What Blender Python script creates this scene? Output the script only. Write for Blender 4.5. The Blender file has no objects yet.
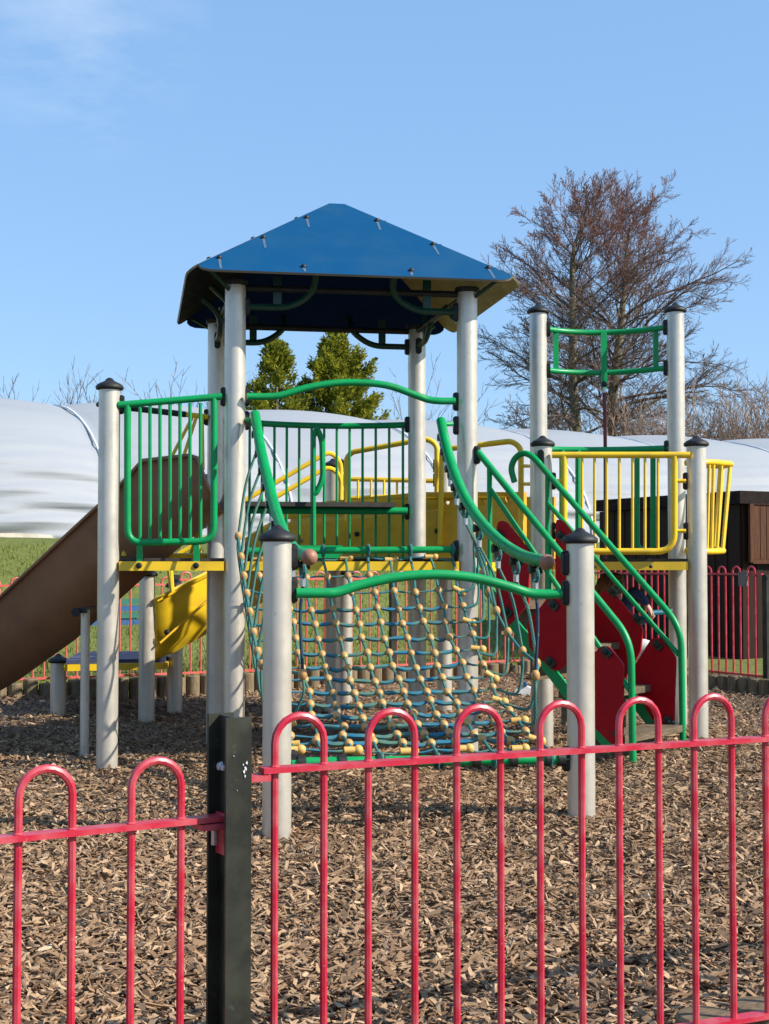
import bpy, bmesh, math, random
import numpy as np
from mathutils import Vector, Matrix
from mathutils.geometry import tessellate_polygon

random.seed(7); RNG = np.random.default_rng(7)
scene = bpy.context.scene
COL = scene.collection
F, CX, CY, CAMZ = 1420.0, 384.5, 512.0, 1.18
PITCH = math.atan(53 / F)
cp, sp = math.cos(PITCH), math.sin(PITCH)


def P(px, py, d):
    """world point on the sight line through a picture point, at distance d along +Y"""
    x, y = (px - CX) / F, -(py - CY) / F
    v = Vector((x, cp - y * sp, sp + y * cp))
    return Vector((0, 0, CAMZ)) + v * (d / v.y)


def X(px, d, z=1.18):
    return (px - CX) / F * d


def V(*a):
    return Vector(a)


# ------------------------------------------------------------------ materials
def nodes_of(m):
    m.use_nodes = True
    nt = m.node_tree
    return nt, nt.nodes['Principled BSDF'], nt.links


def mix_rgb(nt, a, b, fac, typ='MIX'):
    n = nt.nodes.new('ShaderNodeMix'); n.data_type = 'RGBA'; n.blend_type = typ
    for s, v in ((0, fac), (6, a), (7, b)):
        if hasattr(v, 'links'):
            nt.links.new(v, n.inputs[s])
        else:
            n.inputs[s].default_value = v if s == 0 else (*v, 1)
    return n.outputs[2]


def noise(nt, scale, detail=4, coord='Object', rough=.55, stretch=None):
    tc = nt.nodes.new('ShaderNodeTexCoord')
    src = tc.outputs[coord]
    if stretch:
        mp = nt.nodes.new('ShaderNodeMapping'); mp.inputs['Scale'].default_value = stretch
        nt.links.new(src, mp.inputs['Vector']); src = mp.outputs[0]
    n = nt.nodes.new('ShaderNodeTexNoise')
    n.inputs['Scale'].default_value = scale; n.inputs['Detail'].default_value = detail
    n.inputs['Roughness'].default_value = rough
    nt.links.new(src, n.inputs['Vector'])
    return n.outputs[0]


def ramp(nt, fac, stops):
    r = nt.nodes.new('ShaderNodeValToRGB')
    e = r.color_ramp.elements
    while len(e) < len(stops):
        e.new(.5)
    for k, (p, c) in enumerate(stops):
        e[k].position = p
        e[k].color = (*c, 1) if hasattr(c, '__len__') else (c, c, c, 1)
    nt.links.new(fac, r.inputs[0])
    return r.outputs[0]


def bump(nt, bsdf, h, strength=.2, dist=.01):
    b = nt.nodes.new('ShaderNodeBump')
    b.inputs['Strength'].default_value = strength; b.inputs['Distance'].default_value = dist
    nt.links.new(h, b.inputs['Height']); nt.links.new(b.outputs[0], bsdf.inputs['Normal'])


def paint(name, col, rough=.35, dirt=(.12, .1, .07), amount=.35, scale=9, spec=.5, fine=60, metallic=0):
    """coated metal or plastic: dirt patches, fine specks, uneven gloss"""
    m = bpy.data.materials.new(name); nt, b, L = nodes_of(m)
    big = ramp(nt, noise(nt, scale, 6), [(.42, 0.0), (.75, amount)])
    c = mix_rgb(nt, col, dirt, big)
    sm = ramp(nt, noise(nt, fine, 3), [(.66, 0.0), (.74, amount * .8)])
    c = mix_rgb(nt, c, dirt, sm)
    L.new(c, b.inputs['Base Color'])
    r = ramp(nt, noise(nt, scale * 2.3, 4), [(.3, rough * .75), (.8, min(1, rough * 1.5))])
    L.new(r, b.inputs['Roughness'])
    b.inputs['Specular IOR Level'].default_value = spec
    b.inputs['Metallic'].default_value = metallic
    bump(nt, b, noise(nt, 35, 3), .06, .004)
    return m


M = {}
M['post'] = paint('post_coating', (.61, .56, .475), .36, (.27, .22, .16), .3, 4, metallic=.5, fine=30)
nt_, b_0, L_0 = nodes_of(M['post'])
src_ = b_0.inputs['Base Color'].links[0].from_socket
sc1 = ramp(nt_, noise(nt_, 16, 5, 'Object', .6, (3, 3, .35)), [(.6, 0.), (.72, .35)])
sc2 = ramp(nt_, noise(nt_, 7, 8, 'Object', .75, (1, 1, 1.6)), [(.64, 0.), (.7, .5)])
c_0 = mix_rgb(nt_, mix_rgb(nt_, src_, (.24, .21, .17), sc1), (.15, .12, .09), sc2)
L_0.new(c_0, b_0.inputs['Base Color'])
M['green'] = paint('green_coating', (.001, .27, .075), .36, (.015, .12, .05), .35, spec=.3)
M['dgreen'] = paint('dark_green_and_eave_shade', (.001, .04, .024), .4, (.01, .03, .02), .4)  # eave shade put into the roof supports' green; brackets are dark green themselves
M['yellow'] = paint('yellow_coating', (.78, .5, .012), .38, (.25, .17, .04), .35)
M['mustard'] = paint('yellow_board', (.68, .38, .008), .45, (.28, .16, .02), .4)
M['red'] = paint('red_board', (.37, .001, .008), .5, (.2, .004, .008), .4, spec=.2)
M['core'] = paint('board_edge', (.16, .13, .09), .5)
M['fence'] = paint('red_fence_coating', (.44, .014, .038), .34, (.55, .2, .2), .45, 14)
M['farfence'] = paint('faded_fence_coating', (.55, .085, .065), .5, (.5, .25, .2), .4, 9)
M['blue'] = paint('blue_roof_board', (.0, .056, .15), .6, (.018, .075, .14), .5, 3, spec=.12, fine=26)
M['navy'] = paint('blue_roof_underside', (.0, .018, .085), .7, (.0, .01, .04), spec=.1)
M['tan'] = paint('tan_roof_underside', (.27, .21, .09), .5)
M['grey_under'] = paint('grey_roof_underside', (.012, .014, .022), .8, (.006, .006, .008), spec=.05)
M['stain'] = paint('streak_stain', (.05, .1, .17), .7, (.12, .14, .16), .7, 30)
M['black'] = paint('black_rubber', (.011, .011, .012), .5, (.035, .033, .03), .5, 12, spec=.35)
M['mat'] = paint('dark_decking', (.03, .025, .022), .7, (.05, .045, .04))
M['brown'] = paint('brown_slide_plastic', (.27, .125, .055), .42, (.1, .06, .035), .5, 4)
M['olive'] = paint('worn_slide_plastic', (.1, .075, .04), .35, (.2, .17, .12), .4, 6)
M['bluemat'] = paint('blue_grey_deck', (.04, .05, .11), .6, (.06, .06, .09))
M['steel'] = paint('galvanised_steel', (.5, .5, .5), .35, (.3, .3, .3), .4, metallic=.8)
M['ball'] = paint('brown_end_ball', (.3, .13, .075), .5)
M['maroon'] = paint('maroon_rope', (.13, .025, .035), .8)
M['teal'] = paint('teal_bar', (.0, .1, .15), .4, (.0, .06, .1))
M['fpost'] = paint('black_fence_post', (.012, .013, .009), .55, (.06, .062, .04), .6, 9, fine=45, spec=.3)
M['chip_paint'] = paint('bare_metal_chip', (.6, .6, .62), .5)
M['white'] = paint('white_plastic', (.75, .76, .76), .4)
M['sign'] = paint('grey_sign_plate', (.16, .14, .125), .7)


def rope_mat(name, c1, c2, sc=4):
    m = bpy.data.materials.new(name); nt, b, L = nodes_of(m)
    f = ramp(nt, noise(nt, sc, 5, 'Generated' if sc < 0 else 'Object'), [(.42, 0.), (.58, 1.)])
    c = mix_rgb(nt, c1, c2, f)
    c = mix_rgb(nt, c, (.3, .3, .24), ramp(nt, noise(nt, 45, 3), [(.6, 0.), (.8, .6)]))
    L.new(c, b.inputs['Base Color']); b.inputs['Roughness'].default_value = .9
    tc = nt.nodes.new('ShaderNodeTexCoord')
    w = nt.nodes.new('ShaderNodeTexWave'); w.inputs['Scale'].default_value = 55; w.bands_direction = 'DIAGONAL'
    L.new(tc.outputs['Object'], w.inputs['Vector'])
    bump(nt, b, w.outputs[1], .5, .004)
    return m


M['rope_green'] = rope_mat('green_rope', (.07, .17, .12), (.02, .15, .15))
M['rope_blue'] = rope_mat('blue_frayed_rope', (.075, .17, .12), (.01, .15, .26), 8)
M['rope_dark'] = rope_mat('navy_rope', (.015, .03, .09), (.02, .07, .08))
M['bead'] = paint('tan_bead', (.5, .275, .085), .5, (.2, .12, .05), .7, 7)
M['tee'] = paint('pale_connector', (.62, .36, .085), .45, (.4, .26, .1), .5, 9)


def wood(name, c1, c2, scale=(8, 8, 1.2), rough=.8):
    m = bpy.data.materials.new(name); nt, b, L = nodes_of(m)
    n = noise(nt, 6, 8, 'Object', .65, scale)
    c = ramp(nt, n, [(.3, c1), (.7, c2)])
    L.new(c, b.inputs['Base Color']); b.inputs['Roughness'].default_value = rough
    b.inputs['Specular IOR Level'].default_value = .18
    bump(nt, b, n, .4, .01)
    return m


M['tread'] = wood('weathered_tread', (.07, .05, .032), (.19, .14, .09), (2, 2, 12))
M['log'] = wood('weathered_log', (.09, .07, .045), (.3, .22, .13))
M['logtop'] = wood('cut_log_end', (.08, .055, .035), (.22, .16, .1), (6, 6, 6))
M['shed'] = wood('brown_shed_boards', (.012, .005, .003), (.028, .011, .006), (14, 14, .8), .6)
M['shutter'] = wood('shutter_boards', (.045, .016, .008), (.12, .048, .022), (14, 14, .8), .5)
M['fascia'] = paint('dark_fascia', (.013, .008, .007), .7, (.02, .012, .01), spec=.12)
M['bark'] = wood('bark', (.09, .08, .05), (.2, .17, .1), (5, 5, 1.5))
M['twig'] = wood('twigs', (.07, .052, .04), (.17, .125, .095), (1, 1, 1))
M['bud'] = wood('reddish_twigs', (.17, .085, .065), (.28, .15, .12), (1, 1, 1))
M['tanstem'] = wood('tan_stems', (.2, .13, .09), (.34, .24, .17), (1, 1, 1))
M['greystem'] = wood('grey_stems', (.13, .11, .1), (.24, .2, .18), (1, 1, 1))


def attr_mat(name, stops, rough=.85, attr='tone', transl=0):
    m = bpy.data.materials.new(name); nt, b, L = nodes_of(m)
    a = nt.nodes.new('ShaderNodeAttribute'); a.attribute_name = attr
    c = ramp(nt, a.outputs['Fac'], stops)
    L.new(c, b.inputs['Base Color']); b.inputs['Roughness'].default_value = rough
    b.inputs['Specular IOR Level'].default_value = .25
    if transl:
        t = nt.nodes.new('ShaderNodeBsdfTranslucent'); L.new(c, t.inputs[0])
        mx = nt.nodes.new('ShaderNodeMixShader'); mx.inputs[0].default_value = transl
        L.new(b.outputs[0], mx.inputs[1]); L.new(t.outputs[0], mx.inputs[2])
        L.new(mx.outputs[0], nt.nodes['Material Output'].inputs[0])
    return m


M['chips'] = attr_mat('wood_chips', [(0, (.05, .029, .017)), (.25, (.15, .088, .049)), (.55, (.29, .182, .104)), (.88, (.44, .295, .178)), (1, (.62, .46, .3))])
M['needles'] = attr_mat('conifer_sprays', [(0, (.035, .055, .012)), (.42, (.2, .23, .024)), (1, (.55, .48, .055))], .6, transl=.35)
M['blades'] = attr_mat('grass_blades', [(0, (.07, .1, .012)), (.5, (.14, .17, .022)), (1, (.25, .24, .07))], .7, transl=.2)


def ground_mat():
    m = bpy.data.materials.new('woodchip_bed'); nt, b, L = nodes_of(m)
    tc = nt.nodes.new('ShaderNodeTexCoord')
    mp = nt.nodes.new('ShaderNodeMapping'); mp.inputs['Scale'].default_value = (1, 1.0, 1)
    L.new(tc.outputs['Object'], mp.inputs[0])
    nz = nt.nodes.new('ShaderNodeTexNoise'); nz.inputs['Scale'].default_value = 9; nz.inputs['Detail'].default_value = 3
    L.new(mp.outputs[0], nz.inputs[0])
    mx = nt.nodes.new('ShaderNodeMix'); mx.data_type = 'RGBA'; mx.inputs[0].default_value = .1
    L.new(mp.outputs[0], mx.inputs[6]); L.new(nz.outputs[1], mx.inputs[7])
    v = nt.nodes.new('ShaderNodeTexVoronoi'); v.inputs['Scale'].default_value = 38
    L.new(mx.outputs[2], v.inputs['Vector'])
    sep = nt.nodes.new('ShaderNodeSeparateColor'); L.new(v.outputs['Color'], sep.inputs[0])
    c = ramp(nt, sep.outputs[0], [(0, (.045, .028, .016)), (.5, (.15, .098, .058)), (1, (.3, .2, .12))])
    L.new(c, b.inputs['Base Color']); b.inputs['Roughness'].default_value = .95
    bump(nt, b, v.outputs['Distance'], .8, .03)
    return m


def grass_mat():
    m = bpy.data.materials.new('grass_field'); nt, b, L = nodes_of(m)
    n1 = noise(nt, .7, 6); n2 = noise(nt, 14, 5, rough=.7)
    c = ramp(nt, n1, [(.3, (.1, .125, .014)), (.55, (.15, .17, .024)), (.75, (.22, .21, .06))])
    c = mix_rgb(nt, c, (.07, .09, .012), ramp(nt, n2, [(.45, 0.), (.7, .6)]))
    L.new(c, b.inputs['Base Color']); b.inputs['Roughness'].default_value = .95
    bump(nt, b, n2, .8, .06)
    return m


def poly_mat():
    m = bpy.data.materials.new('polythene_sheet'); nt, b, L = nodes_of(m)
    n1 = noise(nt, 1.1, 5, 'UV', .5, (.55, 7, 1))
    n2 = noise(nt, 3, 5, 'UV', .6, (1, 10, 1))
    st = ramp(nt, noise(nt, 4, 6, 'UV', .7, (2, 2, 1)), [(.5, 0.), (.8, .3)])
    c = mix_rgb(nt, (.35, .37, .4), (.3, .31, .31), st)
    L.new(c, b.inputs['Base Color'])
    b.inputs['Roughness'].default_value = .62
    b.inputs['Specular IOR Level'].default_value = .3
    ad = nt.nodes.new('ShaderNodeMath'); ad.operation = 'MULTIPLY_ADD'; ad.inputs[1].default_value = .35
    L.new(n2, ad.inputs[0]); L.new(n1, ad.inputs[2])
    bump(nt, b, ad.outputs[0], .22, .12)
    t = nt.nodes.new('ShaderNodeBsdfTranslucent'); t.inputs[0].default_value = (.42, .44, .46, 1)
    mx = nt.nodes.new('ShaderNodeMixShader'); mx.inputs[0].default_value = .18
    L.new(b.outputs[0], mx.inputs[1]); L.new(t.outputs[0], mx.inputs[2])
    L.new(mx.outputs[0], nt.nodes['Material Output'].inputs[0])
    return m


M['woodbed'] = ground_mat(); M['grass'] = grass_mat(); M['poly'] = poly_mat()
M['seam'] = paint('white_seam', (.42, .38, .31), .8, (.2, .18, .12), .8, 5)
M['hoop'] = paint('white_hoop_rope', (.75, .75, .74), .6, (.6, .6, .58), .3)
M['skin'] = paint('skin', (.55, .32, .23), .5, (.5, .25, .18), .3, 20)
M['hair'] = paint('brown_hair', (.17, .085, .04), .55, (.3, .17, .08), .6, 25)
M['cloth'] = paint('navy_cloth', (.012, .03, .085), .9, (.03, .06, .13), .5, 15)
M['trouser'] = paint('white_cloth', (.65, .67, .7), .9)

# ------------------------------------------------------------------ mesh helpers
ORG = {}


def link(o, origin, parent=None):
    COL.objects.link(o)
    origin = Vector(origin)
    if parent is not None:
        o.parent = parent
        o.location = origin - ORG[parent.name]
    else:
        o.location = origin
    ORG[o.name] = origin
    return o


class MB:
    def __init__(s):
        s.v = []; s.f = []; s.mi = []; s.uv = {}

    def add(s, vs, fs, mi=0):
        k = len(s.v)
        s.v += [tuple(v) for v in vs]
        for f in fs:
            s.f.append(tuple(i + k for i in f)); s.mi.append(mi)
        return s

    def box(s, c, size, rz=0, mi=0, mat=None):
        hx, hy, hz = [a / 2 for a in size]
        vs = [Vector((x, y, z)) for x in (-hx, hx) for y in (-hy, hy) for z in (-hz, hz)]
        R = mat if mat is not None else Matrix.Rotation(rz, 3, 'Z')
        vs = [R @ v + Vector(c) for v in vs]
        return s.add(vs, [(0, 1, 3, 2), (4, 6, 7, 5), (0, 4, 5, 1), (2, 3, 7, 6), (0, 2, 6, 4), (1, 5, 7, 3)], mi)

    def tube(s, pts, r, n=10, caps=True, mi=0):
        pts = [Vector(p) for p in pts]
        m = len(pts)
        rs = r if hasattr(r, '__len__') else [r] * m
        up = None; rings = []
        for i, p in enumerate(pts):
            a = pts[max(i - 1, 0)]; b = pts[min(i + 1, m - 1)]
            t = (b - a)
            t = t.normalized() if t.length > 1e-9 else Vector((0, 0, 1))
            if up is None:
                up = Vector((0, 0, 1)) if abs(t.z) < .9 else Vector((1, 0, 0))
            sd = t.cross(up)
            if sd.length < 1e-5:
                sd = t.orthogonal()
            sd.normalize(); up = sd.cross(t).normalized()
            rings.append([p + (sd * math.cos(2 * math.pi * k / n) + up * math.sin(2 * math.pi * k / n)) * rs[i] for k in range(n)])
        vs = [v for ring in rings for v in ring]
        fs = [(i * n + k, i * n + (k + 1) % n, (i + 1) * n + (k + 1) % n, (i + 1) * n + k) for i in range(m - 1) for k in range(n)]
        if caps:
            fs.append(tuple(range(n - 1, -1, -1))); fs.append(tuple((m - 1) * n + k for k in range(n)))
        return s.add(vs, fs, mi)

    def lathe(s, c, prof, n=20, mi=0, axis=None):
        c = Vector(c); R = Matrix.Identity(3)
        if axis is not None:
            R = Vector((0, 0, 1)).rotation_difference(Vector(axis).normalized()).to_matrix()
        vs = []
        for (r, z) in prof:
            for k in range(n):
                a = 2 * math.pi * k / n
                vs.append(c + R @ Vector((r * math.cos(a), r * math.sin(a), z)))
        m = len(prof)
        fs = [(i * n + k, i * n + (k + 1) % n, (i + 1) * n + (k + 1) % n, (i + 1) * n + k) for i in range(m - 1) for k in range(n)]
        fs.append(tuple(range(n - 1, -1, -1))); fs.append(tuple((m - 1) * n + k for k in range(n)))
        return s.add(vs, fs, mi)

    def ball(s, c, r, n=10, m=6, mi=0, sc=(1, 1, 1), R=None):
        vs = []; c = Vector(c)
        prof = [(math.sin(math.pi * i / m), -math.cos(math.pi * i / m)) for i in range(1, m)]
        loc = [Vector((0, 0, -1))] + [Vector((a * math.cos(2 * math.pi * k / n), a * math.sin(2 * math.pi * k / n), b)) for a, b in prof for k in range(n)] + [Vector((0, 0, 1))]
        for v in loc:
            v = Vector((v.x * sc[0], v.y * sc[1], v.z * sc[2])) * r
            vs.append(c + (R @ v if R is not None else v))
        fs = []
        for k in range(n):
            fs.append((0, 1 + (k + 1) % n, 1 + k))
            fs.append((len(vs) - 1, 1 + (m - 2) * n + k, 1 + (m - 2) * n + (k + 1) % n))
        for i in range(m - 2):
            for k in range(n):
                fs.append((1 + i * n + k, 1 + i * n + (k + 1) % n, 1 + (i + 1) * n + (k + 1) % n, 1 + (i + 1) * n + k))
        return s.add(vs, fs, mi)

    def prism(s, pts, off, holes=(), mi=0, mi_back=None, mi_side=None):
        """planar outline (3-D points) given a thickness vector"""
        off = Vector(off)
        loops = [[Vector(p) for p in pts]] + [[Vector(p) for p in h] for h in holes]
        flat = [p for l in loops for p in l]
        tri = tessellate_polygon(loops) if holes else None
        n = len(flat); k = len(s.v)
        fr = [tuple(t) for t in tri] if holes else [tuple(range(n))]
        s.add(flat, fr, mi)
        s.add([p + off for p in flat], [tuple(reversed(f)) for f in fr], mi if mi_back is None else mi_back)
        base = 0
        for l in loops:
            m = len(l)
            a = l; b = [p + off for p in l]
            s.add(a + b, [(i, (i + 1) % m, m + (i + 1) % m, m + i) for i in range(m)], mi if mi_side is None else mi_side)
        return s

    def mesh(s, name, mats, origin, angle=40):
        me = bpy.data.meshes.new(name)
        o = Vector(origin)
        me.from_pydata([tuple(Vector(v) - o) for v in s.v], [], s.f)
        for m in mats:
            me.materials.append(m)
        if len(mats) > 1:
            me.polygons.foreach_set('material_index', s.mi)
        bm = bmesh.new(); bm.from_mesh(me)
        bmesh.ops.recalc_face_normals(bm, faces=bm.faces); bm.to_mesh(me); bm.free()
        me.shade_smooth()
        if angle < 180:
            me.set_sharp_from_angle(angle=math.radians(angle))
        me.update()
        return me

    def build(s, name, mats, parent=None, origin=None, angle=40):
        mats = mats if isinstance(mats, (list, tuple)) else [mats]
        if origin is None:
            a = np.array(s.v); lo, hi = a.min(0), a.max(0)
            origin = ((lo[0] + hi[0]) / 2, (lo[1] + hi[1]) / 2, lo[2])
        return link(bpy.data.objects.new(name, s.mesh(name, mats, origin, angle)), origin, parent)


def place(me, name, loc, parent=None, R=None):
    o = bpy.data.objects.new(name, me)
    link(o, loc, parent)
    if R is not None:
        o.rotation_euler = R.to_euler() if not isinstance(R, (int, float)) else (0, 0, R)
    return o


def tag(o, label=None, cat=None, group=None, kind=None):
    for k, v in (('label', label), ('category', cat), ('group', group), ('kind', kind)):
        if v:
            o[k] = v
    return o


def thing(name, loc, label, cat, group=None):
    o = bpy.data.objects.new(name, None); o.empty_display_size = .2
    link(o, loc)
    return tag(o, label, cat, group)


def fillet(pts, r, n=5):
    """round the corners of a polyline"""
    pts = [Vector(p) for p in pts]; out = [pts[0]]
    for i in range(1, len(pts) - 1):
        a, b, c = pts[i - 1], pts[i], pts[i + 1]
        rr = min(r, (a - b).length * .48, (c - b).length * .48)
        p0 = b + (a - b).normalized() * rr; p1 = b + (c - b).normalized() * rr
        for k in range(n + 1):
            t = k / n
            out.append(p0 * (1 - t) ** 2 + b * 2 * t * (1 - t) + p1 * t * t)
    out.append(pts[-1])
    return out


def spline(pts, n=6):
    """Catmull-Rom through the points"""
    pts = [Vector(p) for p in pts]
    q = [pts[0] * 2 - pts[1]] + pts + [pts[-1] * 2 - pts[-2]]
    out = []
    for i in range(1, len(q) - 2):
        a, b, c, d = q[i - 1:i + 3]
        for k in range(n):
            t = k / n
            out.append(.5 * ((2 * b) + (c - a) * t + (2 * a - 5 * b + 4 * c - d) * t * t + (3 * b - a - 3 * c + d) * t ** 3))
    out.append(pts[-1])
    return out


def arr_mesh(name, verts, faces4, mat, tone=None, smooth=False):
    """fast mesh from numpy arrays of quads"""
    me = bpy.data.meshes.new(name)
    nv, nf = len(verts), len(faces4); k = faces4.shape[1]
    me.vertices.add(nv); me.vertices.foreach_set('co', verts.astype(np.float32).ravel())
    me.loops.add(nf * k); me.loops.foreach_set('vertex_index', faces4.astype(np.int32).ravel())
    me.polygons.add(nf); me.polygons.foreach_set('loop_start', np.arange(0, nf * k, k, dtype=np.int32))
    me.update(calc_edges=True)
    mats = mat if isinstance(mat, list) else [mat]
    for m in mats:
        me.materials.append(m)
    if tone is not None:
        a = me.attributes.new('tone', 'FLOAT', 'FACE'); a.data.foreach_set('value', tone.astype(np.float32))
    if smooth:
        me.shade_smooth()
    else:
        me.shade_flat()
    me.validate()
    return me


# ------------------------------------------------------------------ lie of the land
K0 = V(2.0, 14.75, 0)                       # rear corner of the fenced yard
ANG = math.radians(28)
E1 = V(math.cos(ANG), math.sin(ANG), 0); E2 = V(-math.sin(ANG), math.cos(ANG), 0)


def AB(a, b, z=0):
    p = K0 + E1 * a + E2 * b
    return V(p.x, p.y, z)


CTRL = [(-.46, 6.14, 0), (.9, 6.42, .05), (-1.62, 8.3, 0), (.5, 8.62, -.04), (.23, 10, -.06), (-1.16, 9.75, -.07), (1.03, 9.3, -.01),
        (2.03, 9.2, .045), (1.42, 7.95, .075), (1.8, 8.7, .1), (-1.9, 11, -.04), (-2.5, 11.3, -.03), (-1.7, 11.5, 0), (-.2, 12.9, .05),
        (-3, 11.9, .09), (1.4, 14.3, .09), (2.9, 12.7, .07), (0, 3, 0), (-1.2, 4.5, 0), (1.8, 4.5, .02), (-3, 7, 0), (3.5, 9, .06)]
CA = np.array(CTRL)


def ghs(x, y):
    x = np.asarray(x, float); y = np.asarray(y, float)
    d2 = (x[..., None] - CA[:, 0]) ** 2 + (y[..., None] - CA[:, 1]) ** 2 + .15
    w = 1 / d2 ** 1.3
    z = (w * CA[:, 2]).sum(-1) / w.sum(-1)
    return z + .012 * np.sin(x * 3.1 + np.sin(y * 2.3)) * np.cos(y * 2.7 + x)


def gz(x, y):
    return float(ghs(x, y))


# woodchip bed, clipped to the yard
xs = np.linspace(-14, 8, 133); ys = np.linspace(-6, 16.5, 140)
GX, GY = np.meshgrid(xs, ys); GZ = ghs(GX, GY)
rel = np.stack([GX - K0.x, GY - K0.y], -1)
aa = rel @ np.array([E1.x, E1.y]); bb = rel @ np.array([E2.x, E2.y])
nx, ny = len(xs), len(ys)
idx = np.arange(nx * ny).reshape(ny, nx)
q = np.stack([idx[:-1, :-1], idx[:-1, 1:], idx[1:, 1:], idx[1:, :-1]], -1).reshape(-1, 4)
ok = ((aa < .25) & (bb < .25)).ravel()
q = q[ok[q].all(1)]
bed = link(bpy.data.objects.new('ground', arr_mesh('ground', np.stack([GX, GY, GZ], -1).reshape(-1, 3), q, M['woodbed'], smooth=True)), (0, 0, 0))
tag(bed, kind='structure')


def sstep(t):
    t = np.clip(t, 0, 1); return t * t * (3 - 2 * t)


def bank(a, b):
    return .2 + 1.33 * sstep((np.asarray(b, float) - .6) / 7.0) + .03 * np.sin(np.asarray(a) * 1.3 + np.asarray(b) * .9)


# grass outside the yard: one L-shaped sheet running to the horizon
ga = np.concatenate([[-900, -300, -100, -50], np.linspace(-25, -1, 49), [0, .09, .13, .5], np.linspace(1, 25, 49), [50, 100, 300, 900]])
gb = np.concatenate([[-900, -300, -100, -30], np.linspace(-16, -.5, 24), [0, .09, .13, .4, .8], np.linspace(1.2, 12, 37), [15, 20, 30, 50, 100, 300, 1200]])
A_, B_ = np.meshgrid(ga, gb)
Z_ = np.where(np.maximum(A_, B_) < .1, -.4, bank(A_, B_))
WX = K0.x + A_ * E1.x + B_ * E2.x; WY = K0.y + A_ * E1.y + B_ * E2.y
idx = np.arange(A_.size).reshape(A_.shape)
q = np.stack([idx[:-1, :-1], idx[:-1, 1:], idx[1:, 1:], idx[1:, :-1]], -1).reshape(-1, 4)
cm_a = A_.ravel()[q].mean(1); cm_b = B_.ravel()[q].mean(1)
q = q[(cm_a > .05) | (cm_b > .05)]
gr = link(bpy.data.objects.new('grass_bank', arr_mesh('grass_bank', np.stack([WX, WY, Z_], -1).reshape(-1, 3), q, M['grass'], smooth=True)), (0, 0, 0))
tag(gr, kind='structure')

# loose chips (nobody could count them)


def boxes_mesh(name, c, L, Wd, T, yaw, tilt, roll, mat, tone):
    n = len(L)
    s = np.array([(x, y, z) for x in (-.5, .5) for y in (-.5, .5) for z in (-.5, .5)])
    loc = s[None] * np.stack([L, Wd, T], -1)[:, None]
    # taper and skew so that no chip is a clean box
    loc[:, 4:, 1] *= RNG.uniform(.35, 1.0, (n, 1)); loc[:, :, 1] += loc[:, :, 0] * RNG.uniform(-.35, .35, (n, 1))
    loc += RNG.normal(0, 1, loc.shape) * np.stack([L, Wd, T], -1)[:, None] * .09
    def rot(v, ang, i, j):
        c_, s_ = np.cos(ang)[:, None], np.sin(ang)[:, None]
        a, b = v[..., i].copy(), v[..., j].copy()
        v[..., i] = a * c_ - b * s_; v[..., j] = a * s_ + b * c_
    rot(loc, roll, 1, 2); rot(loc, tilt, 0, 2); rot(loc, yaw, 0, 1)
    v = (loc + c[:, None]).reshape(-1, 3)
    f = np.array([(0, 1, 3, 2), (4, 6, 7, 5), (0, 4, 5, 1), (2, 3, 7, 6), (0, 2, 6, 4), (1, 5, 7, 3)])
    fs = (f[None] + 8 * np.arange(n)[:, None, None]).reshape(-1, 4)
    return arr_mesh(name, v, fs, mat, np.repeat(tone, 6))


cs = []
for (d0, d1, dens) in ((2.4, 4.6, 3800), (4.6, 7, 2800), (7, 9.8, 1700), (9.8, 15.5, 750)):
    half = .31
    area = half * (d1 * d1 - d0 * d0) + 1.0 * (d1 - d0)
    n = int(area * dens)
    d = np.sqrt(RNG.uniform(d0 * d0, d1 * d1, n)); x = RNG.uniform(-1, 1, n) * (half * d + .5)
    cs.append(np.stack([x, d], -1))
cs = np.concatenate(cs)
rel = cs - np.array([K0.x, K0.y])
ok = (rel @ np.array([E1.x, E1.y]) < -.12) & (rel @ np.array([E2.x, E2.y]) < -.12)
cs = cs[ok]; n = len(cs)
big = RNG.random(n)
kind_ = RNG.random(n)
L_ = np.where(kind_ < .5, RNG.uniform(.02, .064, n), np.where(kind_ < .82, RNG.uniform(.018, .05, n), RNG.uniform(.007, .02, n)))
W_ = np.where(kind_ < .5, RNG.uniform(.004, .012, n), np.where(kind_ < .82, RNG.uniform(.01, .023, n), RNG.uniform(.004, .01, n)))
T_ = RNG.uniform(.0012, .0045, n)
layer = RNG.random(n)
cz = ghs(cs[:, 0], cs[:, 1]) + .002 + layer * .02
tone = np.clip(RNG.beta(1.9, 2.0, n) * .85 + layer * .15, 0, 1)
me = boxes_mesh('woodchips', np.stack([cs[:, 0], cs[:, 1], cz], -1), L_, W_, T_, RNG.uniform(0, 6.28, n), RNG.normal(0, .36, n), RNG.normal(0, .45, n), M['chips'], tone)
wc = link(bpy.data.objects.new('woodchips', me), (0, 0, 0))
tag(wc, 'brown woodchips scattered all over the playground floor', 'woodchips', kind='stuff')

# ------------------------------------------------------------------ front bow-top fence
PR = .0085
fdir = V(1.213, .55, 0).normalized()
fp0 = V(X(262, 2.98), 2.98, 0)


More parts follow.
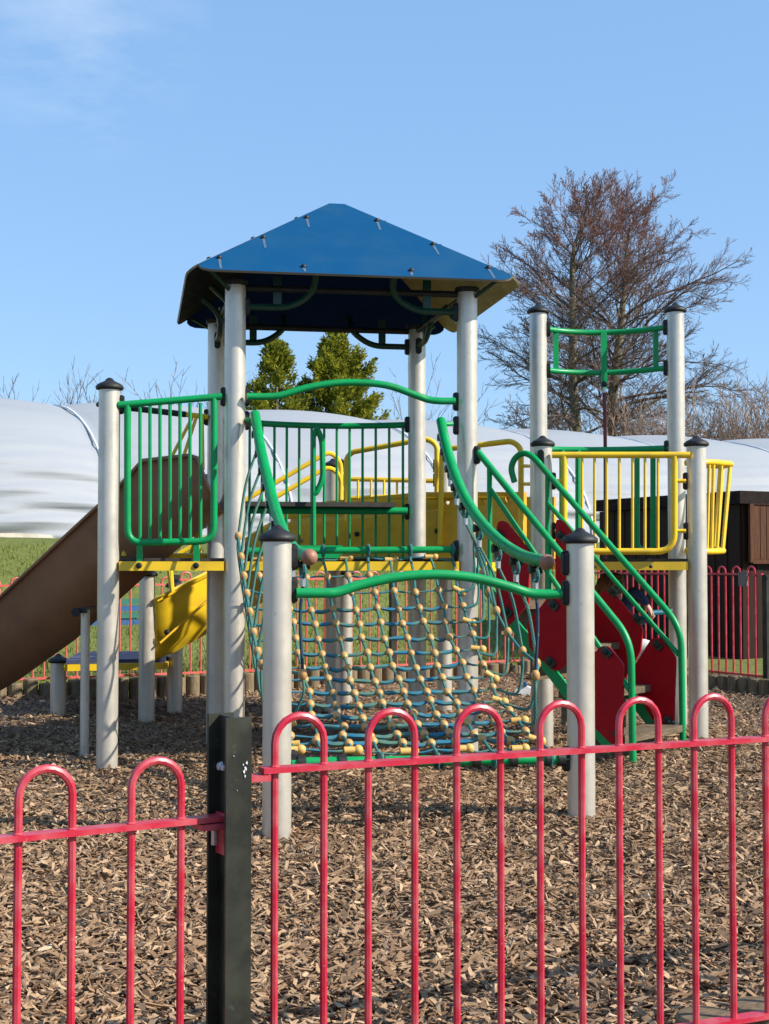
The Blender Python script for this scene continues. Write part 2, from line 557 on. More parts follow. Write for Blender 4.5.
def bow_mesh(name, w, ztop, zbot, r, mat, dirv, zrail, n=8, seg=10):
    """hoop of bent bar: two uprights and a half-round top, centred on its own origin"""
    R_ = w / 2
    pts = [V(-R_, 0, zbot), V(-R_, 0, ztop - R_)]
    pts += [V(-R_ * math.cos(math.pi * k / seg), 0, ztop - R_ + R_ * math.sin(math.pi * k / seg)) for k in range(1, seg)]
    pts += [V(R_, 0, ztop - R_), V(R_, 0, zbot)]
    b = MB().tube(pts, r, n)
    for sx in (-1, 1):                       # weld beads at the rail
        for dz in (.0065, -.0065):
            b.ball((sx * R_, 0, zrail + dz), r * 1.32, 8, 6, sc=(1, 1, .5))
    return b.mesh(name, [mat], (0, 0, 0))


def fence_panel(name, start, dirv, length, ztop, zrail, zbot, pitch, w, r, first, mat, label, group, lugs=True, thick=(.038, .0115)):
    rz = math.atan2(dirv.y, dirv.x)
    t = thing(name, start, label, 'fence', group)
    me = bow_mesh('bow', w, ztop, zbot - .02, r, mat, dirv, zrail)
    u = first
    while u < length - .02:
        p = start + dirv * u
        place(me, 'bow', (p.x, p.y, 0), t, rz)
        u += pitch
    mid = start + dirv * (length / 2)
    for z, nm in ((zrail, 'top_rail'), (zbot, 'bottom_rail')):
        b = MB().box((mid.x, mid.y, z), (length, thick[0], thick[1]), rz)
        b.build(nm, mat, t)
    return t


# px of the hoops along the right-hand panel -> distance along the fence
def along(p0, dirv, px):
    k = (px - CX) / F
    return (k * p0.y - p0.x) / (dirv.x - k * dirv.y)


us = [along(fp0, fdir, p) for p in (300, 392, 479, 558, 636, 711)]
pitch_r = (us[-1] - us[0]) / 5
fr = fence_panel('bow_top_fence', fp0, fdir, 2.6, .862, .752, .08, pitch_r, .111, PR, us[0], M['fence'],
                 'glossy red bow top fence panel right of the black post in front', 'bow top panels along the front')
b = MB().box(fp0 + fdir * -.012 + V(0, 0, .738), (.05, .05, .012), math.atan2(fdir.y, fdir.x)); b.build('lug', M['fence'], fr)

ldir = V(.405, .24, 0).normalized()
lend = V(X(229, 2.985), 2.985, 0)
ln = 1.75
lstart = lend - ldir * ln
um = [along(lstart, ldir, p) for p in (48, 158)]
pl = um[1] - um[0]
first = um[0] - math.floor(um[0] / pl) * pl
fl = fence_panel('bow_top_fence', lstart, ldir, ln, .783, .655, .0, pl, .107, PR, first, M['fence'],
                 'glossy red bow top fence panel left of the black post, set lower', 'bow top panels along the front')
b = MB().box(lend - ldir * .012 + V(0, 0, .622), (.009, .05, .085), math.atan2(ldir.y, ldir.x)); b.build('lug', M['fence'], fl)
b = MB().box(lend + ldir * -.035 + V(0, 0, .641), (.07, .05, .012), math.atan2(ldir.y, ldir.x)); b.build('lug', M['fence'], fl)
b = MB().lathe(lend + ldir * -.03 + V(0, 0, .6), [(.007, 0), (.007, .03)], 8); b.build('bolt', M['steel'], fl)

# I-section post between the two panels
pc = V(X(230, 2.97), 2.97, 0); prz = math.radians(28)
pt = thing('fence_post', pc, 'black steel fence post with chipped paint between the two front red panels', 'fence post')
pd = V(math.cos(prz), math.sin(prz), 0); pn = V(-math.sin(prz), math.cos(prz), 0)
FW, FD, FT = .056, .108, .009
for sgn in (-1, 1):
    c = pc + pn * (sgn * (FD - FT) / 2)
    MB().box(c + V(0, 0, .40), (FW, FT, .935), prz).build('flange', M['fpost'], pt)
MB().box(pc + V(0, 0, .40), (.007, FD - 2 * FT, .93), prz).build('web', M['fpost'], pt)
wf = pc - pd * .0045
for (s, z, r) in ((-.012, .757, .0065), (.012, .757, .0085), (-.03, .79, .004), (.002, .762, .007)):
    MB().lathe(wf + pn * (s + .026) + V(0, 0, z), [(r, 0), (r * .8, .006)], 8, axis=-pd).build('bolt', M['chip_paint'], pt)
bb_ = MB()
ff = pc - pn * (FD / 2 + .001)
for (s, z, w) in ((.011, .757, .0045), (.014, .764, .004), (.0165, .774, .0035), (.009, .771, .0022), (.013, .748, .0025), (-.012, .79, .0012), (-.004, .72, .001)):
    o = ff + pd * s + V(0, 0, z)
    ring_ = []
    for k in range(9):
        a_ = 2 * math.pi * k / 9; q_ = w * random.uniform(.45, 1.25)
        ring_.append(o + pd * (q_ * math.cos(a_) * .7) + V(0, 0, q_ * math.sin(a_) * 1.3))
    bb_.prism(ring_, -pn * .0012)
bb_.build('paint_chip', M['chip_paint'], pt)

# round edging logs under the front fence, bottom right
rings = [(.075, 0), (.078, .04), (.077, .24), (.07, .247), (.05, .25)]
lg = MB()
lg.lathe((0, 0, 0), rings[:4], 16); lg.lathe((0, 0, 0), [(.0695, .2475), (.045, .2515)], 16, mi=1)
LOGF = lg.mesh('edging_log', [M['log'], M['logtop']], (0, 0, 0))
for k in range(7):
    u = along(fp0, fdir, 662) + k * .165
    p = fp0 + fdir * u + V(.06, -.1, 0) * .0 + V(-fdir.y, fdir.x, 0) * .06
    o = place(LOGF, 'edging_log', (p.x, p.y, gz(p.x, p.y) - .205 + (.028 if k else -.01)), None, k * .7)
    tag(o, 'round brown timber log sunk upright in woodchips under the front red fence', 'log', 'timber logs edging the front fence')

# ------------------------------------------------------------------ climbing frame
CF = thing('climbing_frame', (-.33, 9.19, 0), 'multi coloured climbing frame with blue pitched roof, rope net, slides and stairs', 'climbing frame')
POST_R = .0625
capb = MB().lathe((0, 0, 0), [(.062, -.004), (.078, .0), (.082, .009), (.08, .02), (.066, .033), (.045, .043), (.028, .052), (.02, .062), (.012, .068), (.003, .07)], 22)
CAP = capb.mesh('post_cap', [M['black']], (0, 0, 0), 60)
out = []
for k in range(24):                      # stadium outline for the clamps
    a = 2 * math.pi * k / 24
    out.append((.021 * math.cos(a), .036 * (1 if math.sin(a) >= 0 else -1) + .021 * math.sin(a)))
cb = MB().prism([V(0, x, z) for x, z in out], (.02, 0, 0))
cb.prism([V(.0201, x * .8, z * .9) for x, z in out], (.008, 0, 0))
CLAMP = cb.mesh('clamp', [M['black']], (0, 0, 0))
POSTS = {}


def post(key, px, d, ztop, cap=True, r=POST_R):
    x = X(px, d); z0 = gz(x, d) - .12
    b = MB().lathe((x, d, 0), [(r, z0), (r, ztop - .002), (r - .003, ztop)], 26)
    o = b.build('post', M['post'], CF, (x, d, z0))
    if cap:
        place(CAP, 'post_cap', (x, d, ztop), o)
    POSTS[key] = (o, V(x, d, 0), ztop)
    return o


def clamp(key, toward, z, sc=1):
    o, p, _ = POSTS[key]
    q = Vector(toward) - p; q.z = 0; q.normalize()
    c = place(CLAMP, 'clamp', p + q * (POST_R - .004) + V(0, 0, z), o, math.atan2(q.y, q.x))
    return p + q * (POST_R + .012) + V(0, 0, z)


def PP(key):
    return POSTS[key][1].copy()


zy = lambda py, d: CAMZ + (565 - py) * d / F
post('A', 234.5, 8.4, 2.86, False); post('B', 467.5, 8.62, 2.86, False)
post('C', 417, 10.0, 2.86, False); post('D', 216, 9.75, 2.86, False)
post('G', 108.5, 8.3, zy(389, 8.3)); post('G2', 107, 9.65, 2.26)
post('H', 277.5, 6.14, zy(541, 6.14)); post('I', 580, 6.42, zy(543, 6.42))
post('E', 543, 9.3, zy(446, 9.3)); post('F', 697, 9.2, zy(446, 9.2))
post('O', 539, 10.2, zy(312, 10.2)); post('Q', 677, 10.1, zy(311, 10.1))
post('J', 147.5, 11.0, zy(576, 11.0)); post('K', 59.5, 11.3, zy(662, 11.3)); post('M', 175.5, 11.5, 1.0)
post('R', 333, 11.4, zy(467, 11.4)); post('S', 444, 11.4, zy(468, 11.4)); post('U', 345, 12.0, 1.1)


def part(name, mats, mb, parent=CF, **k):
    return mb.build(name, mats, parent, **k)


def bar_between(name, p0, p1, r, mat, parent, n=8):
    return MB().tube([p0, p1], r, n).build(name, mat, parent)


# --- roof
rc = V(-.318, 9.19, 0); ra = math.radians(10)
RU = V(math.cos(ra), math.sin(ra), 0); RW = V(-math.sin(ra), math.cos(ra), 0)
ZE, ZA, RH = 2.868, 3.56, 1.0
boltb = MB().lathe((0, 0, 0), [(.017, 0), (.017, .006), (.012, .014), (.004, .018)], 10)
BOLT = boltb.mesh('bolt', [M['black']], (0, 0, 0), 60)
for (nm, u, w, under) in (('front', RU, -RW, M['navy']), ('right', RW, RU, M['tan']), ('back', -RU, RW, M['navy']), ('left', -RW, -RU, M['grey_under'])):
    def rp(s, t):                          # s across, t from eave (0) to apex (1)
        p = rc + u * s + w * (RH * (1 - t))
        return V(p.x, p.y, ZE + (ZA - ZE) * t)
    gap = .006
    e = lambda t: RH * (1 - t) - gap
    outl = []
    for k in range(7):                     # rounded lower corners
        a = math.pi / 2 * k / 6
        outl.append((-.88 - .075 * math.sin(a) + .0, .105 * (1 - math.cos(a)) * .95))
    outl = [(-.80, 0)] + [(-.87, .004), (-.905, .018), (-.925, .04), (-.926, .068)] + [(-.05, .95), (.05, .95)] + [(.926, .068), (.925, .04), (.905, .018), (.87, .004), (.80, 0)]
    pts = [rp(s, t) for s, t in outl]
    nrm = (pts[5] - pts[0]).cross(pts[-1] - pts[0]).normalized()
    if nrm.z < 0:
        nrm = -nrm
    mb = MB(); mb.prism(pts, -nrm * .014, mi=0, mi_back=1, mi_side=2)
    streak = []
    spots = [(s * (RH * (1 - t) - .055), t) for s in (-1, 1) for t in (.14, .42, .72)] + [(-.32, .07), (.32, .07)]
    for (s, t) in spots:
        a, c = rp(s, t - .008), rp(s * 1.0 + random.uniform(-.01, .01), max(t - .13, .012))
        x = (u * .009)
        mb.prism([a - x + nrm * .0012, a + x + nrm * .0012, c + x * .7 + nrm * .0012, c - x * .7 + nrm * .0012], nrm * .0006, mi=3)
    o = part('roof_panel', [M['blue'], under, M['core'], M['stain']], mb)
    q = V(0, 0, 1).rotation_difference(nrm).to_matrix()
    for (s, t) in spots:
        place(BOLT, 'bolt', rp(s, t), o, q)
# bent tubes that carry the roof
for key in 'ABCD':
    p = PP(key); v = (rc - p); v.z = 0
    du = RU * (1 if v.dot(RU) > 0 else -1); dw = RW * (1 if v.dot(RW) > 0 else -1)
    for dv in (du, dw):
        a = p + dv * .05 + V(0, 0, 2.72)
        side = dw if dv is du else du
        pts = [a, a + dv * .28, a + dv * .42 + V(0, 0, .1), a + dv * .42 - side * .12 + V(0, 0, .21)]
        part('roof_support', M['dgreen'], MB().tube(fillet(pts, .09), .021, 8))
        b = a + dv * .2
        part('roof_support', M['dgreen'], MB().box(b + V(0, 0, .09), (.05, .012, .2), math.atan2(dv.y, dv.x)))
        clamp(key, p + dv, 2.72)
    part('roof_support', M['black'], MB().lathe((p.x, p.y, 2.84), [(.07, 0), (.075, .012), (.075, .03)], 20))
    # hip strut to the corner
    part('roof_support', M['dgreen'], MB().tube([p + V(0, 0, 2.78), p - du * .16 - dw * .16 + V(0, 0, 2.9)], .012, 6))
for (a, c) in (('A', 'B'), ('C', 'D'), ('A', 'D'), ('B', 'C')):
    p0, p1 = PP(a) + V(0, 0, 2.83), PP(c) + V(0, 0, 2.83)
    part('roof_beam', M['black'], MB().tube([p0, p1], .02, 8))

# --- decks
DZ = 1.215


def deck(keys, mat_top=M['mat'], z=DZ, hole=.0):
    pts = [PP(k) for k in keys]
    mb = MB().prism([V(p.x, p.y, z - .012) for p in pts], (0, 0, .018))
    o = part('deck', mat_top, mb)
    m = len(pts)
    for i in range(m):
        a, b = pts[i], pts[(i + 1) % m]
        t = (b - a).normalized(); nn = V(t.y, -t.x, 0)
        if nn.dot((a + b) / 2 - sum(pts, V(0, 0, 0)) / m) < 0:
            nn = -nn
        L_ = (b - a).length - 2 * POST_R
        MB().box((a + b) / 2 + nn * .03 + V(0, 0, z - .041), (L_, .035, .054), math.atan2(t.y, t.x)).build('deck_edge', M['yellow'], o)
    return o


deck('ABCD'); deck(('G', 'A', 'D', 'G2')); deck('EFQO')
deck(('D', 'C', 'S', 'R'), z=DZ - .004); deck(('C', 'O', 'E', 'B'), z=DZ - .004)
# low step platform
lowp = [P(66, 665, 11.0), P(165, 667, 11.2), P(172, 655, 12.2), P(80, 654, 12.1)]
mb = MB().prism([V(p.x, p.y, .415) for p in lowp], (0, 0, .03)); lowd = part('deck', M['bluemat'], mb)
for i in range(4):
    a, b2 = lowp[i], lowp[(i + 1) % 4]
    a = V(a.x, a.y, .387); b2 = V(b2.x, b2.y, .387)
    MB().box((a + b2) / 2, ((b2 - a).length - .02, .035, .05), math.atan2(b2.y - a.y, b2.x - a.x)).build('deck_edge', M['yellow'], lowd)

# --- railings
BAR = {}


def baluster(p0, p1, r, mat, parent, name='baluster', n=8):
    return MB().tube([p0, p1], r, n).build(name, mat, parent)


# green panel between the left tall post and the tower
dG = lambda px: 8.3 + (px - 108.5) / 126 * .1 - .03
g = lambda px, py: P(px, py, dG(px))
fr_pts = fillet([g(127.5, 404), g(127.5, 543), g(214, 541), g(214, 398)], .09, 6)
gp = part('guard_panel', M['green'], MB().tube(fr_pts, .0205, 10))
MB().tube([g(118, 405), g(222, 396.5)], .021, 10).build('top_rail', M['green'], gp)
for px in (140, 150, 160, 170, 180, 190, 200.5):
    baluster(g(px, 403), g(px, 541), .0105, M['green'], gp)
for px in (139.5, 196.5):
    MB().box(g(px, 556), (.032, .02, .13)).build('foot', M['green'], gp)
    MB().lathe(g(px, 565.5) + V(0, -.012, 0), [(.018, 0), (.018, .012), (.008, .018)], 10, axis=(0, -1, 0)).build('bolt', M['black'], gp)
clamp('G', PP('A'), zy(404, 8.3)); clamp('A', PP('G'), zy(396, 8.38))

# bowed green railing across the back of the tower
def bowed(p0, p1, outv, depth, n=12):
    return [p0.lerp(p1, k / n) + Vector(outv) * (depth * 4 * (k / n) * (1 - k / n)) for k in range(n + 1)]


q0, q1 = PP('D') + V(.1, 0, 0), PP('C') + V(-.05, 0, 0)
ztop = zy(423, 9.9); zb = 1.22
top = bowed(q0 + V(0, 0, ztop), q1 + V(0, 0, ztop), RW, .2)
bot = bowed(q0 + V(0, 0, zb), q1 + V(0, 0, zb), RW, .2)
br = part('guard_railing', M['green'], MB().tube(top, .022, 10))
MB().tube(bot, .018, 8).build('bottom_rail', M['green'], br)
for k in range(14):
    t = (k + .5) / 14 * 12
    i = int(t); f = t - i
    baluster(top[i].lerp(top[i + 1], f), bot[i].lerp(bot[i + 1], f), .0095, M['green'], br)
clamp('C', PP('D'), ztop); clamp('D', PP('C'), ztop)
# bench inside the tower
bz = zy(508, 9.85)
p0, p1 = PP('D') + V(.06, -.03, bz), PP('C') + V(-.07, -.06, bz)
bn = part('bench', M['green'], MB().tube([p0 + V(0, 0, -.018), p1 + V(0, 0, -.018)], .026, 10))
mid = (p0.lerp(p1, .5)); mid = p0 + (p1 - p0) * .46
MB().box(mid + V(0, -.05, .018), ((p1 - p0).length * .92, .26, .03), math.atan2(p1.y - p0.y, p1.x - p0.x)).build('seat_board', M['mat'], bn)
clamp('C', PP('D'), bz - .02); clamp('D', PP('C'), bz - .02)
# grab handle
hp = lambda px, py: P(px, py, 9.6)
part('grab_handle', M['green'], MB().tube(fillet([hp(313.5, 436), hp(317, 428), hp(322, 440), hp(323, 478), hp(317, 492), hp(313.5, 494)], .05), .02, 8))
part('grab_handle', M['green'], MB().tube([hp(313.5, 430), hp(313.5, 545)], .017, 8))
part('floor_board', M['green'], MB().box(P(321, 553, 9.3), (.28, .03, .1), ra))

# --- cross bars on the net side
def px_tube(name, pts, r, mat=M['green'], n=10, sm=6, parent=None):
    return part(name, mat, MB().tube(spline([P(*p) for p in pts], sm), r, n), parent or CF)


px_tube('arched_bar', [(247, 396.5, 8.34), (270, 396.5, 8.37), (282, 395, 8.38), (310, 387, 8.41), (345, 382.5, 8.45), (385, 385, 8.48), (415, 395, 8.51), (428, 399.5, 8.53), (440, 401, 8.54), (455, 401, 8.56)], .0215)
clamp('A', PP('B'), zy(396, 8.4)); clamp('B', PP('A'), zy(401, 8.6))
clamp('A', PP('B'), zy(420, 8.4)); clamp('B', PP('A'), zy(425, 8.6))
px_tube('arched_bar', [(296, 593, 6.14), (325, 593, 6.17), (338, 592, 6.19), (360, 585, 6.22), (395, 577.5, 6.26), (435, 574.5, 6.3), (475, 578, 6.34), (510, 587, 6.37), (527, 592.5, 6.39), (540, 594, 6.4), (563, 594, 6.41)], .0225)
clamp('H', PP('I'), zy(590, 6.14)); clamp('I', PP('H'), zy(593, 6.42))
clamp('H', PP('I'), zy(557, 6.14)); clamp('I', PP('H'), zy(563, 6.42))
# bars the net hangs from
tb0, tb1 = P(248, 551, 8.38), P(455, 549.5, 8.56)
topbar = part('net_bar', M['green'], MB().tube([tb0, tb1], .021, 10))
bb0, bb1 = PP('H') + V(.06, .01, zy(762, 6.14)), PP('I') + V(-.06, -.01, zy(757, 6.42))
botbar = part('net_bar', M['green'], MB().tube([bb0, bb1], .024, 10))
clamp('H', PP('I'), bb0.z); clamp('I', PP('H'), bb1.z); clamp('A', PP('B'), tb0.z); clamp('B', PP('A'), tb1.z)
for px in (296, 336, 374, 432, 470, 508, 545, 558):       # rubber sleeves on the bottom bar
    k = (px - 290) / (570 - 290)
    c = bb0.lerp(bb1, k)
    MB().tube([c, c + (bb1 - bb0).normalized() * .035], .034, 12).build('sleeve', M['black'], botbar)

# --- hand tubes either side of the net
rr = [(441, 421, 8.52), (446.5, 447, 8.28), (457, 480, 7.98), (473, 511, 7.62), (496, 538, 7.22), (521, 555, 6.88), (546, 562, 6.56)]
lr = [(255, 414, 8.33), (261, 450, 8.05), (268, 480, 7.78), (275, 508, 7.45), (284, 534, 7.05), (295, 550, 6.65), (309, 557, 6.32)]
CLIPM = MB()
CLIPM.tube([V(-.03, 0, 0), V(.03, 0, 0)], .016, 10); CLIPM.tube([V(-.031, 0, 0), V(-.022, 0, 0)], .023, 10); CLIPM.tube([V(.022, 0, 0), V(.031, 0, 0)], .023, 10)
CLIPME = CLIPM.mesh('clip', [M['black']], (0, 0, 0))
tor = MB()
TOR = [V(0, .027 * math.cos(a), .031 * math.sin(a)) for a in [2 * math.pi * k / 14 for k in range(15)]]
tor.tube(TOR, .009, 6, False)
EYE = tor.mesh('rope_eye', [M['rope_green']], (0, 0, 0))
HR = {}
for side, pts in (('r', rr), ('l', lr)):
    sl = spline([P(*p) for p in pts], 8)
    rl = part('hand_tube', M['green'], MB().tube(sl, .0295, 14))
    e = sl[-1]
    MB().ball(e + (sl[-1] - sl[-3]).normalized() * .012, .037, 14, 10).build('end_ball', M['ball'], rl)
    HR[side] = (rl, sl)
st = P(452, 424, 8.56); part('hand_tube_stub', M['green'], MB().tube([P(441, 424, 8.5), st], .014, 8))
part('hand_tube_stub', M['green'], MB().tube([P(255, 420, 8.33), P(246, 420, 8.38)], .014, 8))

# --- scramble net
NT = bpy.data.objects.new('scramble_net', None)
link(NT, (0, 7.4, .7), CF)
TL, TR, BL, BR = P(258, 560, 8.4), P(453, 558, 8.56), P(293, 752, 6.22), P(545, 748, 6.44)
NC, NR = 10, 15


def S(f, t):
    p = TL.lerp(TR, f).lerp(BL.lerp(BR, f), t)
    p.z -= .155 * 4 * t * (1 - t) + .02 * 4 * f * (1 - f) * math.sin(math.pi * t)
    p.x -= .035 * math.sin(math.pi * t) * (f - .5) * 2
    return p


jit = {}
for j in range(NC):
    for i in range(NR + 1):
        jit[i, j] = S(j / (NC - 1), i / NR) + V(random.gauss(0, .006), random.gauss(0, .006), random.gauss(0, .006))
beadb = MB().ball((0, 0, 0), .0215, 10, 8, sc=(1, 1, 1.3)); BEAD = beadb.mesh('bead', [M['bead']], (0, 0, 0), 180)
teeb = MB().tube([V(-.034, 0, 0), V(.034, 0, 0)], .0165, 10); teeb.ball((.03, 0, 0), .023, 10, 8)
TEE = teeb.mesh('connector', [M['tee']], (0, 0, 0))
ropes = []
for j in range(NC):
    line = spline([jit[i, j] for i in range(NR + 1)], 3)
    ropes.append(MB().tube(line, .0082, 6).build('rope', M['rope_green'], NT))
fray = MB()
for i in range(NR + 1):
    base = [jit[i, j] for j in range(NC)]
    mids = []
    for j in range(NC):
        mids.append(base[j])
        if j < NC - 1:
            mids.append(base[j].lerp(base[j + 1], .5) + V(random.gauss(0, .004), random.gauss(0, .004), -.006 + random.gauss(0, .004)))
    line = spline(mids, 3)
    rad = []
    for k in range(len(line)):                       # worn rope swells where it has frayed
        ph = (k % 6) / 6
        rad.append(.0052 + (.0062 * math.sin(math.pi * ph) + random.random() * .003 if 2 < i < 15 and 4 < k < len(line) - 5 else random.random() * .0015))
    o = MB().tube(line, rad, 6).build('rope', M['rope_blue'], NT)
beads = []
spare = []
for j in range(NC):
    for i in range(1, NR):
        p = jit[i, j]
        t = (jit[min(i + 1, NR), j] - jit[i - 1, j]).normalized()
        R_ = V(0, 0, 1).rotation_difference(t).to_matrix()
        if j in (0, NC - 1) and i % 2 == 0:
            s = 1 if j == 0 else -1
            place(TEE, 'connector', p + V(s * .0, 0, 0), NT, Matrix.Rotation(.0 if j else math.pi, 3, 'Z') @ Matrix.Rotation(random.gauss(0.25, .15), 3, 'Y'))
        else:
            spare.append((p, R_))
vis = sorted(spare, key=lambda a: a[0].y)
for (p, R_) in vis[:98]:
    place(BEAD, 'bead', p, NT, R_)
mb = MB()
for (p, R_) in vis[98:]:
    mb.ball(p, .0215, 10, 8, sc=(1, 1, 1.3), R=R_)
tag(mb.build('far_beads', M['bead'], NT, angle=180), kind='stuff')
axis_b = (bb1 - bb0).normalized(); azb = math.atan2(axis_b.y, axis_b.x)
for j in range(NC):
    for (i, lo, hi) in ((0, tb0, tb1), (NR, bb0, bb1)):
        p = jit[i, j]
        if j % 2 == 0:
            place(TEE, 'connector', p, NT, Matrix.Rotation(azb, 3, 'Z'))
        else:
            f = ((p - lo).dot(hi - lo)) / (hi - lo).length_squared
            c = lo.lerp(hi, f)
            place(EYE, 'rope_eye', c, NT, Matrix.Rotation(azb, 3, 'Z'))
            MB().tube([c + V(0, 0, -.03 if i == 0 else .03), p], .008, 6).build('rope', M['rope_blue'], NT)
# hanging ropes from the hand tubes to the edges of the net
for side, f in (('r', 1.0), ('l', 0.0)):
    rl, sl = HR[side]
    n = len(sl)
    knots = []
    sgn = 1 if side == 'r' else -1
    spots = [.06, .15, .24, .33, .43, .55, .68, .8, .93]
    for q_, s in enumerate(spots):
        k = s * (n - 1); i = int(k); c = sl[i].lerp(sl[min(i + 1, n - 1)], k - i)
        c = c + V(0, 0, -.045)
        place(CLIPME, 'clip', c, rl, Matrix.Rotation(.2, 3, 'Z'))
        tt = .1 + .74 * s
        edge = S(f, tt)
        kn = c.lerp(edge, .52) + V(sgn * .13, 0, -.1 - .06 * math.sin(math.pi * s))
        kn.z = max(kn.z, edge.z + .08)
        if q_ == len(spots) - 1:
            kn = c + V(.0, .02, -.5)
        knots.append(kn)
        dark = q_ == len(spots) - 1
        mat = M['rope_dark'] if dark else M['rope_green']
        place(EYE, 'rope_eye', c + V(0, 0, -.03), NT, .4)
        MB().tube([c + V(0, 0, -.062), c + V(0, 0, -.1)], .014, 8).build('ferrule', M['steel'], NT)
        mid = c.lerp(kn, .5) + V(sgn * .012, 0, 0)
        MB().tube(spline([c + V(0, 0, -.09), mid, kn], 5), .0082, 6).build('rope', mat, NT)
        place(BEAD, 'knot', kn, NT)
        lowp_ = kn.lerp(edge, .5) + V(sgn * .035, -.02, -.12)
        MB().tube(spline([kn, kn + V(0, 0, -.1), lowp_, edge], 5), .0078, 6).build('rope', M['rope_green'], NT)
    MB().tube(spline(knots, 5), .0085, 6).build('rope', M['rope_green'], NT)

# --- stairs between tower and right platform
SD = V(.79, -.61, 0).normalized()
NB = PP('B') + SD * .07; FB = PP('E') + SD * .05 + V(SD.y, -SD.x, 0) * .11


def on_line(base, px, py):
    """point of the vertical plane (base, SD) seen at a picture point"""
    k = (px - CX) / F
    t = (k * base.y - base.x) / (SD.x - k * SD.y)
    d = base.y + SD.y * t
    return P(px, py, d)


n_ = lambda px, py: on_line(NB, px, py); f_ = lambda px, py: on_line(FB, px, py)
gn = n_(633, 762); gf = f_(683, 740)
near = fillet([n_(478, 452), n_(631, 640), V(gn.x, gn.y, -.03)], .13, 8)
hn = part('stair_rail', M['green'], MB().tube(near, .0205, 10))
cur = [f_(514.5, 482), f_(511.5, 470), f_(513.5, 461), f_(519, 455), f_(526, 453.5), f_(534, 458)] + [f_(543, 468)]
far = spline(cur, 4) + fillet([f_(548, 474), f_(681, 627), V(gf.x, gf.y, -.02)], .13, 8)
hf = part('stair_rail', M['green'], MB().tube(far, .0205, 10))
MB().tube([n_(489.5, 488), n_(629.5, 690)], .016, 8).build('mid_rail', M['green'], hn)
MB().tube([f_(547, 502), f_(679, 655)], .016, 8).build('mid_rail', M['green'], hf)
MB().tube([n_(489.5, 466), n_(489.5, 592)], .016, 8).build('upright', M['green'], hn)
MB().tube([f_(547.5, 474), f_(547.5, 600)], .016, 8).build('upright', M['green'], hf)
MB().tube([n_(549, 539), n_(549, 610)], .016, 8).build('upright', M['green'], hn)
clamp('E', FB + V(-.3, -1, 0), zy(459, 9.3)); clamp('B', NB, zy(455, 8.6))


def stringer(fn, a, b, parent):
    p0, p1 = fn(*a), fn(*b)
    d = (p1 - p0).normalized(); nn = V(SD.y, -SD.x, 0); up = d.cross(nn).normalized()
    h = up * .033
    mb = MB().prism([p0 - h, p1 - h, p1 + h, p0 + h], nn * .016)
    return part('stair_stringer', M['green'], mb)


stringer(n_, (470, 566), (613, 750), hn); stringer(f_, (560, 600), (663, 737), hf)
side = V(SD.y, -SD.x, 0)
if side.y > 0:
    side = -side


def red_panel(fn, pts, brk):
    q = [fn(*p) for p in pts]
    q = fillet(q + [q[0], q[1]], .02, 3)
    q = q[1:-2]
    mb = MB().prism([p + side * .02 for p in q], -side * .016, mi=0, mi_side=1)
    o = part('side_panel', [M['red'], M['red']], mb)
    for (bx, by) in brk:
        c = fn(bx, by)
        MB().box(c + side * .028, (.062, .018, .042), mat=Matrix.Rotation(math.atan2(SD.y, SD.x), 3, 'Z') @ Matrix.Rotation(.7, 3, 'Y')).build('bracket', M['dgreen'], o)
        MB().lathe(c + side * .036, [(.015, 0), (.015, .012), (.006, .018)], 10, axis=side).build('bolt', M['black'], o)
    return o


red_panel(n_, [(498, 530), (500, 521), (507, 521), (531, 551), (530, 603), (512, 625), (507, 625), (498, 607)], [(502, 535), (510, 612)])
red_panel(n_, [(529, 622), (551, 596), (570, 592), (580, 612), (578, 655), (560, 671), (554, 670), (531, 648)], [(556, 605), (553, 662)])
red_panel(n_, [(583, 668), (602, 646), (610, 646), (625, 664), (624, 744), (613, 744), (583, 714)], [(609, 652), (621, 734)])
red_panel(f_, [(557, 528), (558, 519), (565, 521), (592, 555), (590, 600), (572, 622), (557, 606)], [(563, 536), (585, 568)])
red_panel(f_, [(580, 620), (602, 592), (612, 589), (644, 628), (642, 650), (620, 690), (588, 668), (580, 650)], [(615, 592), (640, 619)])
red_panel(f_, [(636, 665), (653, 638), (662, 638), (677, 657), (675, 729), (668, 735), (654, 719), (637, 692)], [(660, 645), (671, 721)])
for (t, z) in ((.84, .2), (.64, .43), (.44, .68), (.22, .94)):
    a = NB + SD * t * 1.12; b2 = FB + SD * t * .98
    c = (a + b2) / 2 + V(0, 0, z)
    MB_ = MB().box(c, (.22, (b2 - a).length - .03, .04), math.atan2(SD.y, SD.x))
    part('stair_tread', M['tread'], MB_)
    part('stair_tread', M['tread'], MB().box(c + SD * -.08 + V(0, 0, -.1), (.03, (b2 - a).length - .04, .15), math.atan2(SD.y, SD.x)))

